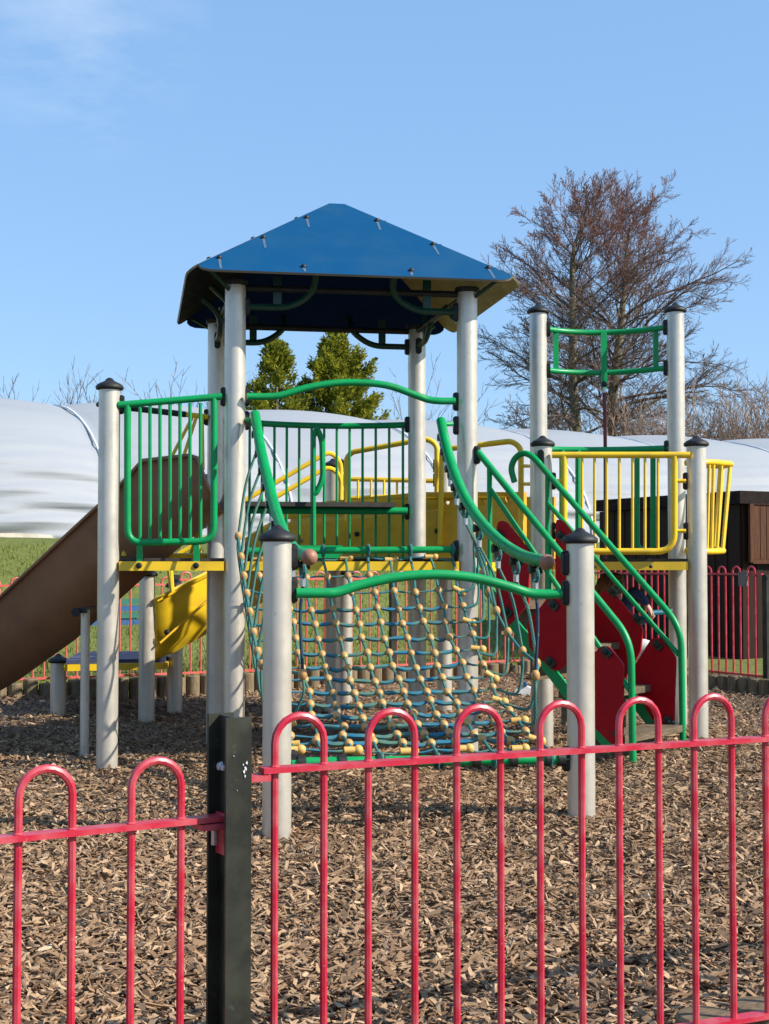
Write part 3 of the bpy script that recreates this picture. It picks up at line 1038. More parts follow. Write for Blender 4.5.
# --- right platform: yellow front panel, green back, top frame, hanging rope
yd = lambda px: 9.24 - (px - 543) / 154 * .1
y_ = lambda px, py: P(px, py, yd(px))
yp = part('guard_panel', M['yellow'], MB().tube(fillet([y_(564, 456), y_(564, 551.5), y_(674.5, 551.5), y_(674.5, 456)], .12, 6), .0215, 10))
MB().tube([y_(552, 455), y_(690, 455)], .0215, 10).build('top_rail', M['yellow'], yp)
for px in (582, 594.5, 606.5, 619.3, 632.5, 645, 658):
    baluster(y_(px, 456), y_(px, 551), .0095, M['yellow'], yp)
for py in (481, 531):
    MB().tube([y_(555, py), y_(564, py)], .013, 8).build('stub', M['yellow'], yp)
    MB().tube([y_(674, py), y_(686, py)], .013, 8).build('stub', M['yellow'], yp)
    clamp('E', PP('F'), zy(py, 9.3)); clamp('F', PP('E'), zy(py, 9.2))
for px in (594, 650):
    MB().lathe(y_(px, 566.5) + V(0, -.02, 0), [(.012, 0), (.012, .012), (.005, .016)], 10, axis=(0, -1, 0)).build('bolt', M['black'], yp)
o0, o1 = PP('O'), PP('Q')
back = V(0.04, 1, 0)
t0, t1 = o0 + V(.06, 0, zy(328, 10.2)), o1 + V(-.06, 0, zy(326, 10.1))
u0, u1 = o0 + V(.06, 0, zy(369.5, 10.2)), o1 + V(-.06, 0, zy(367, 10.1))
tp, lp = bowed(t0, t1, back, .2), bowed(u0, u1, back, .2)
tf = part('top_frame', M['green'], MB().tube(tp, .021, 10))
MB().tube(lp, .0205, 10).build('lower_bar', M['green'], tf)
for k in (1, 6, 11):
    c = tp[k].lerp(lp[k], .5); h = tp[k].z - lp[k].z
    ex = .12 if k == 6 else 0
    MB().box(c + V(0, -.024 if k == 6 else 0, -ex / 2), (.045 if k == 6 else .038, .012, h + ex), .05).build('plate', M['green'], tf)
for (z0_, z1_) in ((t0.z, t1.z), (u0.z, u1.z)):
    clamp('O', o1, z0_); clamp('Q', o0, z1_)
rp0 = lp[6] + V(0, -.03, -.09)
MB().ball(rp0, .024, 10, 8).build('rope_socket', M['black'], tf)
MB().tube([rp0 + V(0, 0, -.02), rp0 + V(0, 0, -.07)], .013, 8).build('ferrule', M['steel'], tf)
MB().tube(spline([rp0 + V(0, 0, -.06), rp0 + V(.005, 0, -.5), rp0 + V(0, 0, -1.35)], 6), .0135, 8).build('climbing_rope', M['maroon'], tf)
# green back barrier
bz0 = zy(448, 10.1)
bt = bowed(o0 + V(.05, 0, bz0), o1 + V(-.05, 0, bz0), back, .1)
gb_ = part('back_barrier', M['green'], MB().tube(bt, .023, 10))
for (pa, pb) in ((562, 578), (637, 653)):
    d_ = 10.2
    MB().tube(fillet([P(pa, 450, d_), P(pa, 549, d_), P(pb, 552, d_), P(pb, 450, d_)], .05, 5), .02, 8).build('loop', M['green'], gb_)
clamp('Q', o0, bz0); clamp('O', o1, bz0)
# flared yellow barrier on the right side
fl_t = [P(686, 463, 9.35), P(712, 462, 9.45), P(732, 464, 9.65), P(722, 466, 10.05), P(690, 465, 10.1)]
fl_b = [P(686, 551, 9.35), P(710, 551.5, 9.42), P(724, 551, 9.58), P(716, 549, 9.95), P(690, 549, 10.05)]
ftop = fillet(fl_t, .06); fbot = fillet(fl_b, .06)
fb = part('flared_barrier', M['yellow'], MB().tube(ftop, .021, 10))
MB().tube(fbot, .021, 10).build('bottom_rail', M['yellow'], fb)
for s in (.14, .24, .34, .46, .58, .7, .82):
    k = s * (len(ftop) - 1); i = int(k); f = k - i
    baluster(ftop[i].lerp(ftop[i + 1], f), fbot[i].lerp(fbot[i + 1], f), .0115, M['yellow'], fb)
clamp('F', PP('Q'), zy(463, 9.2)); clamp('F', PP('Q'), zy(551, 9.2))
part('steering_bar', M['teal'], MB().tube([P(650, 613, 9.6), P(669, 611.5, 9.75)], .018, 8))
part('steering_knob', M['black'], MB().ball(P(669, 612, 9.78), .035, 10, 8))
part('play_seat', M['tread'], MB().lathe((1.62, 9.82, -.1), [(.06, 0), (.06, .62), (.14, .63), (.14, .66)], 18))

# --- brown slide: flared trough running down to the left
def trough(path_px, tops, bots, width, mat_out, mat_in, rz_side, th=.014):
    """half-round trough; near wall follows the given picture outline, bed and far wall lie behind it"""
    mb = MB(); rings = []
    for (a, bt_) in zip(tops, bots):
        T_ = P(*a); B_ = P(*bt_)
        h = (T_ - B_).length
        ring = []
        dirn = Vector(rz_side).normalized()
        prof = [(-.035, 1.0), (-.03, 1.03), (.0, 1.03), (.012, .95), (.03, .55), (.1, .2), (.22, .03), (width * .5, .0), (width - .22, .03), (width - .1, .2), (width - .03, .55), (width - .012, .8), (width, .85), (width + .03, .85), (width + .035, .82)]
        for (o, k) in prof:
            ring.append(V(B_.x, B_.y, 0) + dirn * (o + .0) + V((T_.x - B_.x) * k, 0, B_.z + (T_.z - B_.z) * k))
        rings.append(ring)
    m = len(rings[0])
    vs = [p for r in rings for p in r]
    fs = [(i * m + k, i * m + k + 1, (i + 1) * m + k + 1, (i + 1) * m + k) for i in range(len(rings) - 1) for k in range(m - 1)]
    mb.add(vs, fs, 0)
    return mb


dS = lambda px: 9.25 + (212 - px) * .0019
tops = [(219, 509), (208, 486), (197, 459), (190, 457), (145, 463), (120, 490), (60, 545), (0, 601), (-60, 660), (-95, 690)]
bots = [(208, 510), (206, 511), (190, 525), (182, 531), (156, 552), (125, 578), (57, 640), (0, 681), (-60, 716), (-95, 730)]
tops = [(a, b, dS(a)) for a, b in tops]; bots = [(a, b, dS(a)) for a, b in bots]
mb = trough(None, tops, bots, .5, None, None, (.28, .96, 0))
sl_ = mb.build('slide', [M['brown']], CF)
so = sl_.modifiers.new('thickness', 'SOLIDIFY'); so.thickness = .018; so.offset = 0
px0 = X(86, 8.95)
lb = MB().lathe((px0, 8.95, 0), [(.029, -.1), (.029, .9)], 14)
sp_ = part('slide_leg', M['post'], lb)
MB().box((px0 - .012, 9.2, .895), (.06, .6, .03), .0).build('bracket', M['black'], sp_)
MB().lathe((px0 - .045, 8.89, .885), [(.028, 0), (.028, .02)], 12, axis=(0, -1, 0)).build('bolt', M['black'], sp_)
# entrance bar with slanting rods
eb = part('entrance_bar', M['yellow'], MB().tube([P(160, 411.5, 9.66), P(208, 417, 9.7)], .018, 8))
MB().tube([P(112, 406, 9.62), P(186, 414.5, 9.68)], .021, 8).build('grip', M['black'], eb)
MB().tube([P(192, 418, 9.68), P(170, 460, 9.62)], .012, 8).build('rod', M['yellow'], eb)
MB().tube([P(196, 418, 9.68), P(183, 458, 9.62)], .012, 8).build('rod', M['yellow'], eb)
MB().tube([P(202, 418, 9.7), P(203, 470, 9.7)], .012, 8).build('rod', M['yellow'], eb)
clamp('D', PP('G2'), zy(417, 9.75))
for a, b2, r in (((122, 556, 9.7), (208, 556, 9.8), .02), ((205, 515, 10.2), (190, 555, 10.4), .014), ((190, 518, 10.2), (200, 552, 10.4), .014)):
    part('brace', M['yellow'], MB().tube([P(*a), P(*b2)], r, 8))
part('brace', M['yellow'], MB().tube([P(124, 520, 9.5), P(124, 556, 9.5)], .02, 8))

# --- yellow chute at the back left
tops = [(268, 541, 11.5), (240, 555, 11.36), (205, 575, 11.19), (175, 590, 11.04), (156, 600, 10.95)]
bots = [(274, 600, 11.5), (246, 612, 11.36), (210, 635, 11.19), (180, 652, 11.04), (158, 662, 10.95)]
mb = trough(None, tops, bots, .46, None, None, (-.3, .95, 0))
ys_ = mb.build('chute', [M['yellow']], CF)
so = ys_.modifiers.new('thickness', 'SOLIDIFY'); so.thickness = .02; so.offset = 0
MB().tube([P(160, 643, 10.935), P(180, 625, 11.035), P(215, 594, 11.205)], .009, 6).build('groove', M['mustard'], ys_)
MB().lathe(P(167, 632, 10.96), [(.022, 0), (.022, .02), (.01, .028)], 10, axis=(0, -1, 0)).build('bolt', M['black'], ys_)
MB().tube([P(156, 600, 10.94), P(205, 575, 11.18), P(262, 544, 11.46)], .022, 8).build('lip', M['yellow'], ys_)
for (a, c) in (((330, 451), (166, 546)), ((329, 466), (170, 559))):
    pts = [P(340, 545, 11.25), P(341, 462 if a[1] < 460 else 476, 11.25), P(a[0], a[1], 11.2), P(c[0], c[1], 10.95), P(172, 592, 10.95)]
    part('ramp_rail', M['yellow'], MB().tube(fillet(pts, .09), .019, 8))

# --- yellow bridge behind the tower
def heart(px, py, d, s):
    return [P(px + a * s, py + b2 * s, d) for a, b2 in ((0, 1.0), (-.85, -.05), (-.85, -.7), (-.4, -.8), (0, -.45), (.4, -.8), (.85, -.7), (.85, -.05))]


bd = lambda px: 11.1 - (px - 300) / 220 * .55
out = [P(a, b2, bd(a)) for a, b2 in ((240, 541), (286, 512), (300, 504), (350, 499), (420, 492), (523, 492), (523, 562), (240, 562))]
holes = [heart(px, py, bd(px), 4.2) for px, py in ((287, 521), (446, 503), (484, 502), (509, 500))]
mb = MB().prism(out, (.03, .022, 0), holes=holes)
yb = part('bridge_panel', M['mustard'], mb, angle=30)
for px, py in ((437, 531), (357, 534), (300, 540)):
    MB().lathe(P(px, py, bd(px) - .01), [(.02, 0), (.02, .014), (.008, .02)], 10, axis=(0, -1, 0)).build('bolt', M['black'], yb)
out2 = [V(p.x + .32, p.y + .75, p.z) for p in out]
part('bridge_panel', M['mustard'], MB().prism(out2, (.02, .02, 0)))
part('bridge_floor', M['mat'], MB().prism([V(out[0].x, out[0].y, 1.2), V(out[5].x, out[5].y, 1.2), V(out2[5].x, out2[5].y, 1.2), V(out2[0].x, out2[0].y, 1.2)], (0, 0, .03)))
loop1 = [P(346, 545, 11.0), P(346.5, 458, 11.0), P(352, 452, 10.98), P(427, 438.5, 10.8), P(437, 445, 10.78), P(437, 512, 10.78), P(452, 547, 10.75)]
part('bridge_rail', M['yellow'], MB().tube(fillet(loop1, .07), .0215, 10))
loop2 = [P(440, 545, 10.7), P(442, 452, 10.7), P(446, 449, 10.68), P(512, 441, 10.5), P(521, 448, 10.48), P(521, 522, 10.48), P(512, 545, 10.45)]
part('bridge_rail', M['yellow'], MB().tube(fillet(loop2, .07), .0215, 10))
r3 = part('bridge_rail', M['yellow'], MB().tube([P(349, 479, 11.9), P(440, 481, 11.7)], .02, 8))
for px in (358, 371, 384, 397, 410, 423, 436):
    MB().tube([P(px, 480, 11.8), P(px, 512, 11.8)], .011, 6).build('baluster', M['yellow'], r3)
MB().tube([P(349, 498, 11.85), P(440, 494, 11.7)], .016, 8).build('lower_bar', M['yellow'], r3)
for (px, d, key) in ((430, 10.9, 'S'), ):
    part('brace', M['yellow'], MB().tube([P(430, 545, 10.85), P(437, 525, 10.8)], .013, 8))
for py in (466, 484):
    part('stub', M['yellow'], MB().tube([P(524, py, 10.45), P(532, py, 10.3)], .013, 8))
clamp('O', PP('S'), zy(466, 10.2))
for py in (466, 480, 523):
    clamp('R', PP('S'), zy(py, 11.4)); clamp('S', PP('R'), zy(py, 11.4))

# ------------------------------------------------------------------ rear fence, posts and logs
FB0 = .2
rear = []
runs = [(-7.0, -4.4, 'faded red bow top fence panel at the rear behind the brown slide'),
        (-4.35, -2.2, 'faded red bow top fence panel at the rear behind the yellow chute and low platform'),
        (-2.15, -.03, 'faded red bow top fence panel at the rear seen through the rope net')]
for (a0, a1, lab) in runs:
    s = AB(a0, 0)
    fence_panel('bow_top_fence', s, E1, a1 - a0, 1.115 - (.045 if a0 < -5 else 0), 1.05 - (.045 if a0 < -5 else 0), .215, .19, .095, .0085, .07, M['farfence'], lab, 'bow top panels along the rear', thick=(.03, .018))
runs2 = [(.0, 2.45, 'red bow top fence panel in front of the dark brown shed', 'r')]
s = AB(0, -.05)
fp_r = fence_panel('bow_top_fence', s, -E2, 2.68, 1.165, 1.1, .215, .19, .095, .0085, .07, M['fence'], 'red bow top fence panel in front of the dark brown shed', 'bow top panels along the rear', thick=(.03, .018))
fpm = MB().box((0, 0, .52), (.055, .055, 1.15)); FPM = fpm.mesh('fence_post', [M['fpost']], (0, 0, 0))
for a, b_, lab in ((-7.03, 0, 'slim black rear fence post left of the brown slide, out at the fence end'), (-4.375, 0, 'slim black rear fence post under the brown slide'), (-2.175, 0, 'slim black rear fence post behind the rope net'),
                   (0, 0, 'slim black fence post at the rear corner behind the red stair panels'), (0, -2.78, 'slim grey black gate post right of the shed fence panel')):
    p = AB(a, b_); o = place(FPM, 'fence_post', (p.x, p.y, 0), None, ANG); tag(o, lab, 'fence post', 'slim posts of the rear fence')
p = AB(0, -2.52); q_ = MB().box((p.x - .03, p.y - .02, 1.06), (.11, .01, .13), ANG - math.pi / 2); q_.build('latch_plate', M['sign'], fp_r)
# next panel beyond the gate post
s = AB(0, -2.84)
fence_panel('bow_top_fence', s, -E2, 2.2, 1.165, 1.1, .215, .19, .095, .0085, .07, M['fence'], 'red bow top gate panel beyond the slim gate post at right edge', 'bow top panels along the rear', thick=(.03, .018))
lg = MB()
lg.lathe((0, 0, 0), [(.06, 0), (.062, .03), (.062, .33), (.055, .338)], 12); lg.lathe((0, 0, 0), [(.0545, .3385), (.03, .341)], 12, mi=1)
LOG = lg.mesh('edging_log', [M['log'], M['logtop']], (0, 0, 0))
u = -7.0
while u < -.02:
    p = AB(u, -.1); o = place(LOG, 'edging_log', (p.x, p.y, -.135 + random.gauss(0, .012)), None, random.uniform(0, 6))
    tag(o, 'short upright timber log in the row edging the woodchips below the long rear fence', 'log', 'logs edging below the long rear fence'); u += .131
u = -.25
while u > -4.6:
    p = AB(-.1, u); o = place(LOG, 'edging_log', (p.x, p.y, -.135 + random.gauss(0, .012)), None, random.uniform(0, 6))
    tag(o, 'short upright timber log in the row below the fence by the shed', 'log', 'logs edging below the shed fence'); u -= .131

# ------------------------------------------------------------------ shed
sc_ = V(X(741, 14.5), 14.5, 0)
sh = thing('shed', sc_, 'low dark brown boarded shed with flat roof and shuttered front behind the fence', 'shed')
LW, LD = 2.6, 2.3                               # right face along E1, left face along E2


def shp(a, b_, z):
    p = sc_ + E1 * a + E2 * b_
    return V(p.x, p.y, z)


SZ0, SZ1 = .1, 1.8
for nm, o0_, dv, ln_, nrm_ in (('wall', (0, 0), E1, LW, -E2), ('wall', (0, 0), E2, LD, -E1)):
    mb = MB(); k = 0; w = .095
    while k * w < ln_ - .01:
        c = sc_ + dv * (k * w + w / 2) + nrm_ * (0.0 if k % 2 else .006)
        mb.box(c + V(0, 0, (SZ0 + SZ1) / 2), (w - .006, .02, SZ1 - SZ0), math.atan2(dv.y, dv.x)); k += 1
    mb.box(sc_ + dv * ln_ / 2 - nrm_ * .03 + V(0, 0, (SZ0 + SZ1) / 2), (ln_, .03, SZ1 - SZ0), math.atan2(dv.y, dv.x))
    mb.build(nm, M['shed'], sh)
for dv, ln_, nrm_, other in ((E1, LW, E2, LD), (E2, LD, E1, LW)):
    c = sc_ + dv * ln_ / 2 + nrm_ * other + V(0, 0, (SZ0 + SZ1) / 2)
    MB().box(c, (ln_, .03, SZ1 - SZ0), math.atan2(dv.y, dv.x)).build('wall', M['shed'], sh)
c = shp(LW / 2, LD / 2, 1.87)
MB().box(c, (LW + .16, LD + .16, .13), ANG).build('roof', M['fascia'], sh)
mb = MB()
fa = lambda a, z: shp(a, -.05, z)
for k in range(13):
    mb.box(fa(.16 + k * .085, 1.52), (.076, .024, .56), ANG)
sho = mb.build('shutter', M['shutter'], sh)
for (a, z, sx, sz) in ((.67, 1.215, 1.16, .045), (.67, 1.815, 1.16, .03), (.08, 1.515, .05, .62), (1.26, 1.515, .05, .62)):
    MB().box(fa(a, z) + -E2 * .012, (sx, .035, sz), ANG).build('frame', M['shutter'], sho)

# ------------------------------------------------------------------ polytunnel
ridge0 = V(-5.75, 24.0, 0)
HW, HZ, HB = 3.9, 2.37, 1.5
hv = -E2                                          # towards the camera
na, nh = 300, 150
s_arr = np.linspace(-9, 33, na); ph = np.linspace(-.02, math.pi - .02, nh)
SEAM = 2.87
verts = np.zeros((na, nh, 3))
wob = RNG.normal(0, 1, (60, 4))
for ia, s in enumerate(s_arr):
    fr_ = (s / SEAM) % 1.0
    bul = 1 + .05 * (math.sin(math.pi * fr_) ** .7) - .02
    base = ridge0 + E1 * s
    for ih, p_ in enumerate(ph):
        c_, s_ = math.cos(p_), math.sin(p_)
        wr = 0
        low = max(0, 1 - s_ * 1.35)
        wr += .024 * low * math.sin(33 * p_ + .55 * s + 1.6 * math.sin(s * .8)) + .022 * low * math.sin(61 * p_ - .8 * s + 1.2 * math.sin(s * 2.1)) + .01 * low * math.sin(97 * p_ + 1.3 * s + 2 * math.sin(s * 1.3))
        wr += .008 * math.sin(15 * p_ + .35 * s)
        b_ = bul * (1 + .02 * math.sin(s * .41)) + wr * .6
        q_ = base + hv * (HW * c_ * b_)
        verts[ia, ih] = (q_.x, q_.y, HB + HZ * s_ * b_ + .05 * math.sin(s * .7) * (s_ < .1))
idx = np.arange(na * nh).reshape(na, nh)
q = np.stack([idx[:-1, :-1], idx[1:, :-1], idx[1:, 1:], idx[:-1, 1:]], -1).reshape(-1, 4)
pt_ = thing('polytunnel', ridge0 + V(0, 0, 1.5), 'long white polythene tunnel with wrinkled sheeting on the grass bank behind the playground', 'polytunnel')
me = arr_mesh('sheet', verts.reshape(-1, 3) - np.array(ridge0 + V(0, 0, 1.5)), q, M['poly'], smooth=True)
uvl = me.uv_layers.new(name='UVMap')
li = np.zeros(len(me.loops), dtype=np.int32); me.loops.foreach_get('vertex_index', li)
uv = np.stack([s_arr[li // nh] / 4, (li % nh) / nh * 3], -1).astype(np.float32)
uvl.data.foreach_set('uv', uv.ravel())
so = link(bpy.data.objects.new('sheet', me), ridge0 + V(0, 0, 1.5), pt_)
for k in range(-3, 12):
    s = k * SEAM; base = ridge0 + E1 * s
    pts = []
    for p_ in np.linspace(.05, math.pi - .05, 30):
        b_ = 1.0 * (1 + .02 * math.sin(s * .41)) - .008
        w_ = base + hv * (HW * math.cos(p_) * b_); pts.append(V(w_.x, w_.y, HB + HZ * math.sin(p_) * b_ + .0))
    MB().tube(pts, .02, 6).build('hoop_rope', M['hoop'], pt_)
# rolled skirt of old sheeting and boards along the foot of the tunnel
mb = MB(); pts = []; rad = []
for s in np.arange(-9, 33, .35):
    w_ = ridge0 + E1 * s + hv * (HW + .05 + random.gauss(0, .02)); pts.append(V(w_.x, w_.y, 1.56 + random.gauss(0, .02))); rad.append(.035 + random.random() * .05)
mb.tube(pts, rad, 8); mb.build('rolled_skirt', M['seam'], pt_)

# ------------------------------------------------------------------ vegetation


def tubes_np(segs, n=3):
    """segs: (p0, p1, r0, r1) rows -> vertex and quad arrays"""
    s = np.array([(*a, *b_, c, d) for a, b_, c, d in segs])
    p0, p1, r0, r1 = s[:, :3], s[:, 3:6], s[:, 6], s[:, 7]
    t = p1 - p0; t /= np.linalg.norm(t, axis=1, keepdims=True) + 1e-9
    ref = np.where(np.abs(t[:, 2:3]) < .9, np.array([[0, 0, 1.]]), np.array([[1., 0, 0]]))
    u = np.cross(t, ref); u /= np.linalg.norm(u, axis=1, keepdims=True); v = np.cross(u, t)
    vs = []
    for p, r in ((p0, r0), (p1, r1)):
        for k in range(n):
            a = 2 * math.pi * k / n
            vs.append(p + (u * math.cos(a) + v * math.sin(a)) * r[:, None])
    vs = np.stack(vs, 1)
    f = np.array([(k, (k + 1) % n, n + (k + 1) % n, n + k) for k in range(n)])
    return vs.reshape(-1, 3), (f[None] + 2 * n * np.arange(len(s))[:, None, None]).reshape(-1, 4)


def grow(segs, p, d, L_, r, lvl, rng, droop, kids, spread, wig=.12, out_pts=None, rmin=.006, ends=None):
    """one limb as a bent chain; children leave it alternately"""
    n = max(3, int(L_ / (.35 if lvl < 2 else .16)))
    n = min(n, 9)
    pts = [p.copy()]; dirs = [d.copy()]
    for k in range(n):
        d = (d + V(rng.gauss(0, wig), rng.gauss(0, wig), rng.gauss(0, wig) + droop)).normalized()
        p = p + d * (L_ / n)
        pts.append(p.copy()); dirs.append(d.copy())
    for k in range(n):
        ra_ = max(r * (1 - .8 * k / n), rmin * .7); rb_ = max(r * (1 - .8 * (k + 1) / n), rmin * .5)
        segs.append((pts[k], pts[k + 1], ra_, rb_))
    if lvl >= len(kids):
        return
    m = kids[lvl]
    for k in range(m):
        f = .18 + .8 * (k + rng.random() * .8) / m
        i = min(int(f * n), n - 1); g_ = f * n - i
        q = pts[i].lerp(pts[i + 1], min(g_, 1))
        ax = dirs[i]
        s = ax.cross(V(0, 0, 1))
        s = s.normalized() if s.length > .05 else V(1, 0, 0)
        s = Matrix.Rotation(rng.uniform(-1.25, 1.25) + (math.pi if k % 2 else 0), 3, ax) @ s
        nd = (ax * math.cos(spread) + s * math.sin(spread)).normalized()
        grow(segs, q, nd, L_ * rng.uniform(.32, .55) * (1 - .45 * f), max(r * .42 * (1 - .5 * f), rmin), lvl + 1, rng, droop * .5 + .05, kids, spread, wig, rmin=rmin)


def bare_tree(label, px, d, zb, trunk, seed, nprim, lmax, h0, htop, limbs=(), kids=(12, 9, 6), rt=.2):
    rng = random.Random(seed)
    base = V(X(px, d), d, zb)
    t = thing('bare_tree', base, label, 'tree', 'tall bare trees behind the polytunnel')
    line = spline([P(*q_) for q_ in trunk], 6); line[0].z = zb
    n = len(line)
    rad = [rt * max(.05, 1 - 1.0 * (k / (n - 1)) ** .95) for k in range(n)]
    MB().tube(line, rad, 9).build('trunk', M['bark'], t)
    segs = []
    for k in range(nprim):
        f = (k + rng.random()) / nprim
        zt = h0 + (htop - h0) * f
        i = min(range(n), key=lambda j: abs(line[j].z - zt))
        az = k * 2.4 + rng.uniform(-.7, .7)
        el = math.radians(20 + 42 * f + rng.uniform(-14, 14))
        dd = V(math.cos(az) * math.cos(el), math.sin(az) * math.cos(el), math.sin(el))
        env = math.sqrt(max(.03, 1 - (max(0, f - .25) / .78) ** 2)) * (.85 + .15 * min(1, f / .3))
        grow(segs, line[i], dd, lmax * env * rng.uniform(.72, 1.0), max(rad[i] * .33, .018), 0, rng, -.05 + .06 * f, kids, .62, .15, rmin=.007)
    for (f, az, el, ln_, rr_) in limbs:
        i = int(f * (n - 1)); az, el = math.radians(az), math.radians(el)
        dd = V(math.cos(az) * math.cos(el), math.sin(az) * math.cos(el), math.sin(el))
        grow(segs, line[i], dd, ln_, rr_, 0, rng, -.02, (12, 8, 6), .6, .13, rmin=.007)
    v, f = tubes_np(segs, 3)
    o = np.array(base)
    c = arr_mesh('crown', v - o, f, [M['twig'], M['bud']])
    zc = v[f[:, 0], 2]; thick = np.array([s[2] for s in segs]).repeat(3)
    mi = ((thick < .012) & (RNG.random(len(zc)) < np.clip((zc - 8.0) / 4, .1, .9))).astype(np.int32)
    c.polygons.foreach_set('material_index', mi)
    link(bpy.data.objects.new('crown', c), base, t)


bare_tree('slimmer left one of two tall bare trees with straight trunk above the polytunnel', 577, 43, 1.4,
          [(579, 560, 43), (577, 440, 43), (573, 385, 43), (572.5, 320, 43), (573, 255, 43), (583, 222, 43), (588, 190, 43)], 3, 46, 3.8, 3.4, 12.0, limbs=((.3, 185, 22, 3.0, .05), (.55, 160, 40, 2.9, .05), (.62, 20, 50, 2.4, .045)), rt=.21)
bare_tree('thicker right one of two tall bare trees with forked leaning trunk above the polytunnel', 610, 45, 1.4,
          [(606, 560, 45), (610, 440, 45), (614, 385, 45), (620, 335, 45), (624, 290, 45), (627, 245, 45), (634, 215, 45)], 11, 52, 4.7, 3.6, 12.0, limbs=((.42, 8, 44, 4.3, .08), (.5, 170, 50, 3.6, .07), (.3, 0, 20, 4.4, .06), (.56, -20, 36, 4.2, .06), (.36, 30, 32, 4.4, .06), (.68, 40, 52, 3.0, .05)), rt=.25)


def bare_shrub(label, px, d, h, spread, seed, n, mat, cat='shrub', group=None, kids=(6, 4), zb=1.4):
    rng = random.Random(seed); base = V(X(px, d), d, zb)
    t = thing('bare_shrub', base, label, cat, group); segs = []
    for k in range(n):
        az = rng.uniform(0, 6.28); le = rng.uniform(.05, .5)
        dd = V(math.cos(az) * le, math.sin(az) * le, 1).normalized()
        grow(segs, base + V(math.cos(az), math.sin(az), 0) * spread * rng.random(), dd, h * rng.uniform(.6, 1.0), .03, 0, rng, .01, kids, .5, .08, rmin=.008)
    v, f = tubes_np(segs, 3)
    link(bpy.data.objects.new('stems', arr_mesh('stems', v - np.array(base), f, mat)), base, t)


for k, (px, d, h, s) in enumerate(((652, 40, 4.3, 1.0), (690, 38, 4.2, 1.2), (728, 39, 4.6, 1.2), (762, 37, 4.7, 1.0), (800, 38, 4.6, 1.3))):
    bare_shrub(['tan leafless shrub just right of the tall trees', 'tan leafless shrub rising behind the right capped post', 'dense tan leafless shrub second from the right edge', 'tall tan leafless shrub at the right edge', 'tan leafless shrub beyond the right edge'][k], px, d, h, s, 40 + k, 46, M['tanstem'], group='leafless shrubs behind the polytunnel', zb=1.4, kids=(7, 5))
for k, (px, d, h) in enumerate(((8, 33, 4.0), (42, 34, 4.1), (82, 33, 4.2), (128, 33, 4.5), (160, 34, 4.4), (192, 35, 4.6), (236, 36, 4.6), (425, 37, 5.2), (505, 38, 4.2))):
    labs = ['small bare grey fruit tree at the left edge above the white tunnel', 'small bare grey fruit tree second from left above the white tunnel', 'small bare grey fruit tree left of the capped tall post',
            'small bare grey fruit tree above the green guard panel', 'small bare grey fruit tree between green panel and tower posts', 'small bare grey fruit tree against the rear tower post',
            'small bare grey fruit tree hidden behind the front tower post', 'small bare grey fruit tree right of the evergreens', 'small bare grey fruit tree left of the tall bare trees']
    bare_shrub(labs[k], px, d, h, .35, 70 + k, 7, M['greystem'], 'fruit tree', 'small bare fruit trees along the tunnel', kids=(7, 4))


def conifer(label, px, d, htop, rbase, seed, n, zb=1.4, tw=(.5, 1)):
    rng = np.random.default_rng(seed)
    base = V(X(px, d), d, zb)
    t = thing('conifer', base, label, 'tree', 'evergreen conifers behind the tower')
    MB().tube([base, base + V(.03, 0, (htop - zb) * .88)], [.16, .015], 8).build('trunk', M['bark'], t)
    H = htop - zb
    # branches, then flat sprays of scale leaves along each
    nb = 240
    vs = []; tn = []
    zf = 1 - rng.random(nb) ** .72; zf = np.clip(zf, .01, .97)
    az = rng.uniform(0, 2 * np.pi, nb)
    env = rbase * (1 - zf) ** .85 * rng.uniform(.6, 1.25, nb) * (1 + .16 * np.sin(az * 3 + zf * 9))
    per = n // nb
    for k in range(nb):
        u = rng.uniform(.35, 1.05, per) ** .7
        rise = .05 + .35 * zf[k]
        r_ = env[k] * u
        px_ = np.cos(az[k]) * r_ + rng.normal(0, .17, per) * (1.2 - u); py_ = np.sin(az[k]) * r_ + rng.normal(0, .13, per) * (1.25 - u)
        pz_ = zf[k] * H + r_ * rise * (.4 + .9 * u) + rng.normal(0, .07, per) - .1 * np.abs(rng.normal(0, 1, per)) * (1.1 - u)
        yaw = az[k] + rng.normal(0, .8, per); pit = rng.uniform(.1, 1.1, per)
        L_ = rng.uniform(.06, .14, per); w_ = L_ * rng.uniform(.16, .3, per)
        dx, dy, dz = np.cos(yaw) * np.cos(pit), np.sin(yaw) * np.cos(pit), np.sin(pit)
        sx, sy = -np.sin(yaw), np.cos(yaw)
        c = np.stack([px_, py_, pz_], -1); dv = np.stack([dx, dy, dz], -1); sv = np.stack([sx, sy, rng.normal(0, .5, per)], -1)
        q4 = np.stack([c, c + dv * (L_ * .5)[:, None] + sv * w_[:, None], c + dv * L_[:, None], c + dv * (L_ * .5)[:, None] - sv * w_[:, None]], 1)
        vs.append(q4)
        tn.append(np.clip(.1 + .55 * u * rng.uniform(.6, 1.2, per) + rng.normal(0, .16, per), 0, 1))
    v = np.concatenate(vs).reshape(-1, 3); tn = np.concatenate(tn)
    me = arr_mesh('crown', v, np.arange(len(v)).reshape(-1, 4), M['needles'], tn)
    link(bpy.data.objects.new('crown', me), base, t)


conifer('narrower golden green conifer seen under the left of the blue roof', 275, 33, 6.4, 1.85, 5, 46000)
conifer('broader dark green conifer seen under the middle of the blue roof', 337, 34, 6.9, 2.3, 6, 72000)

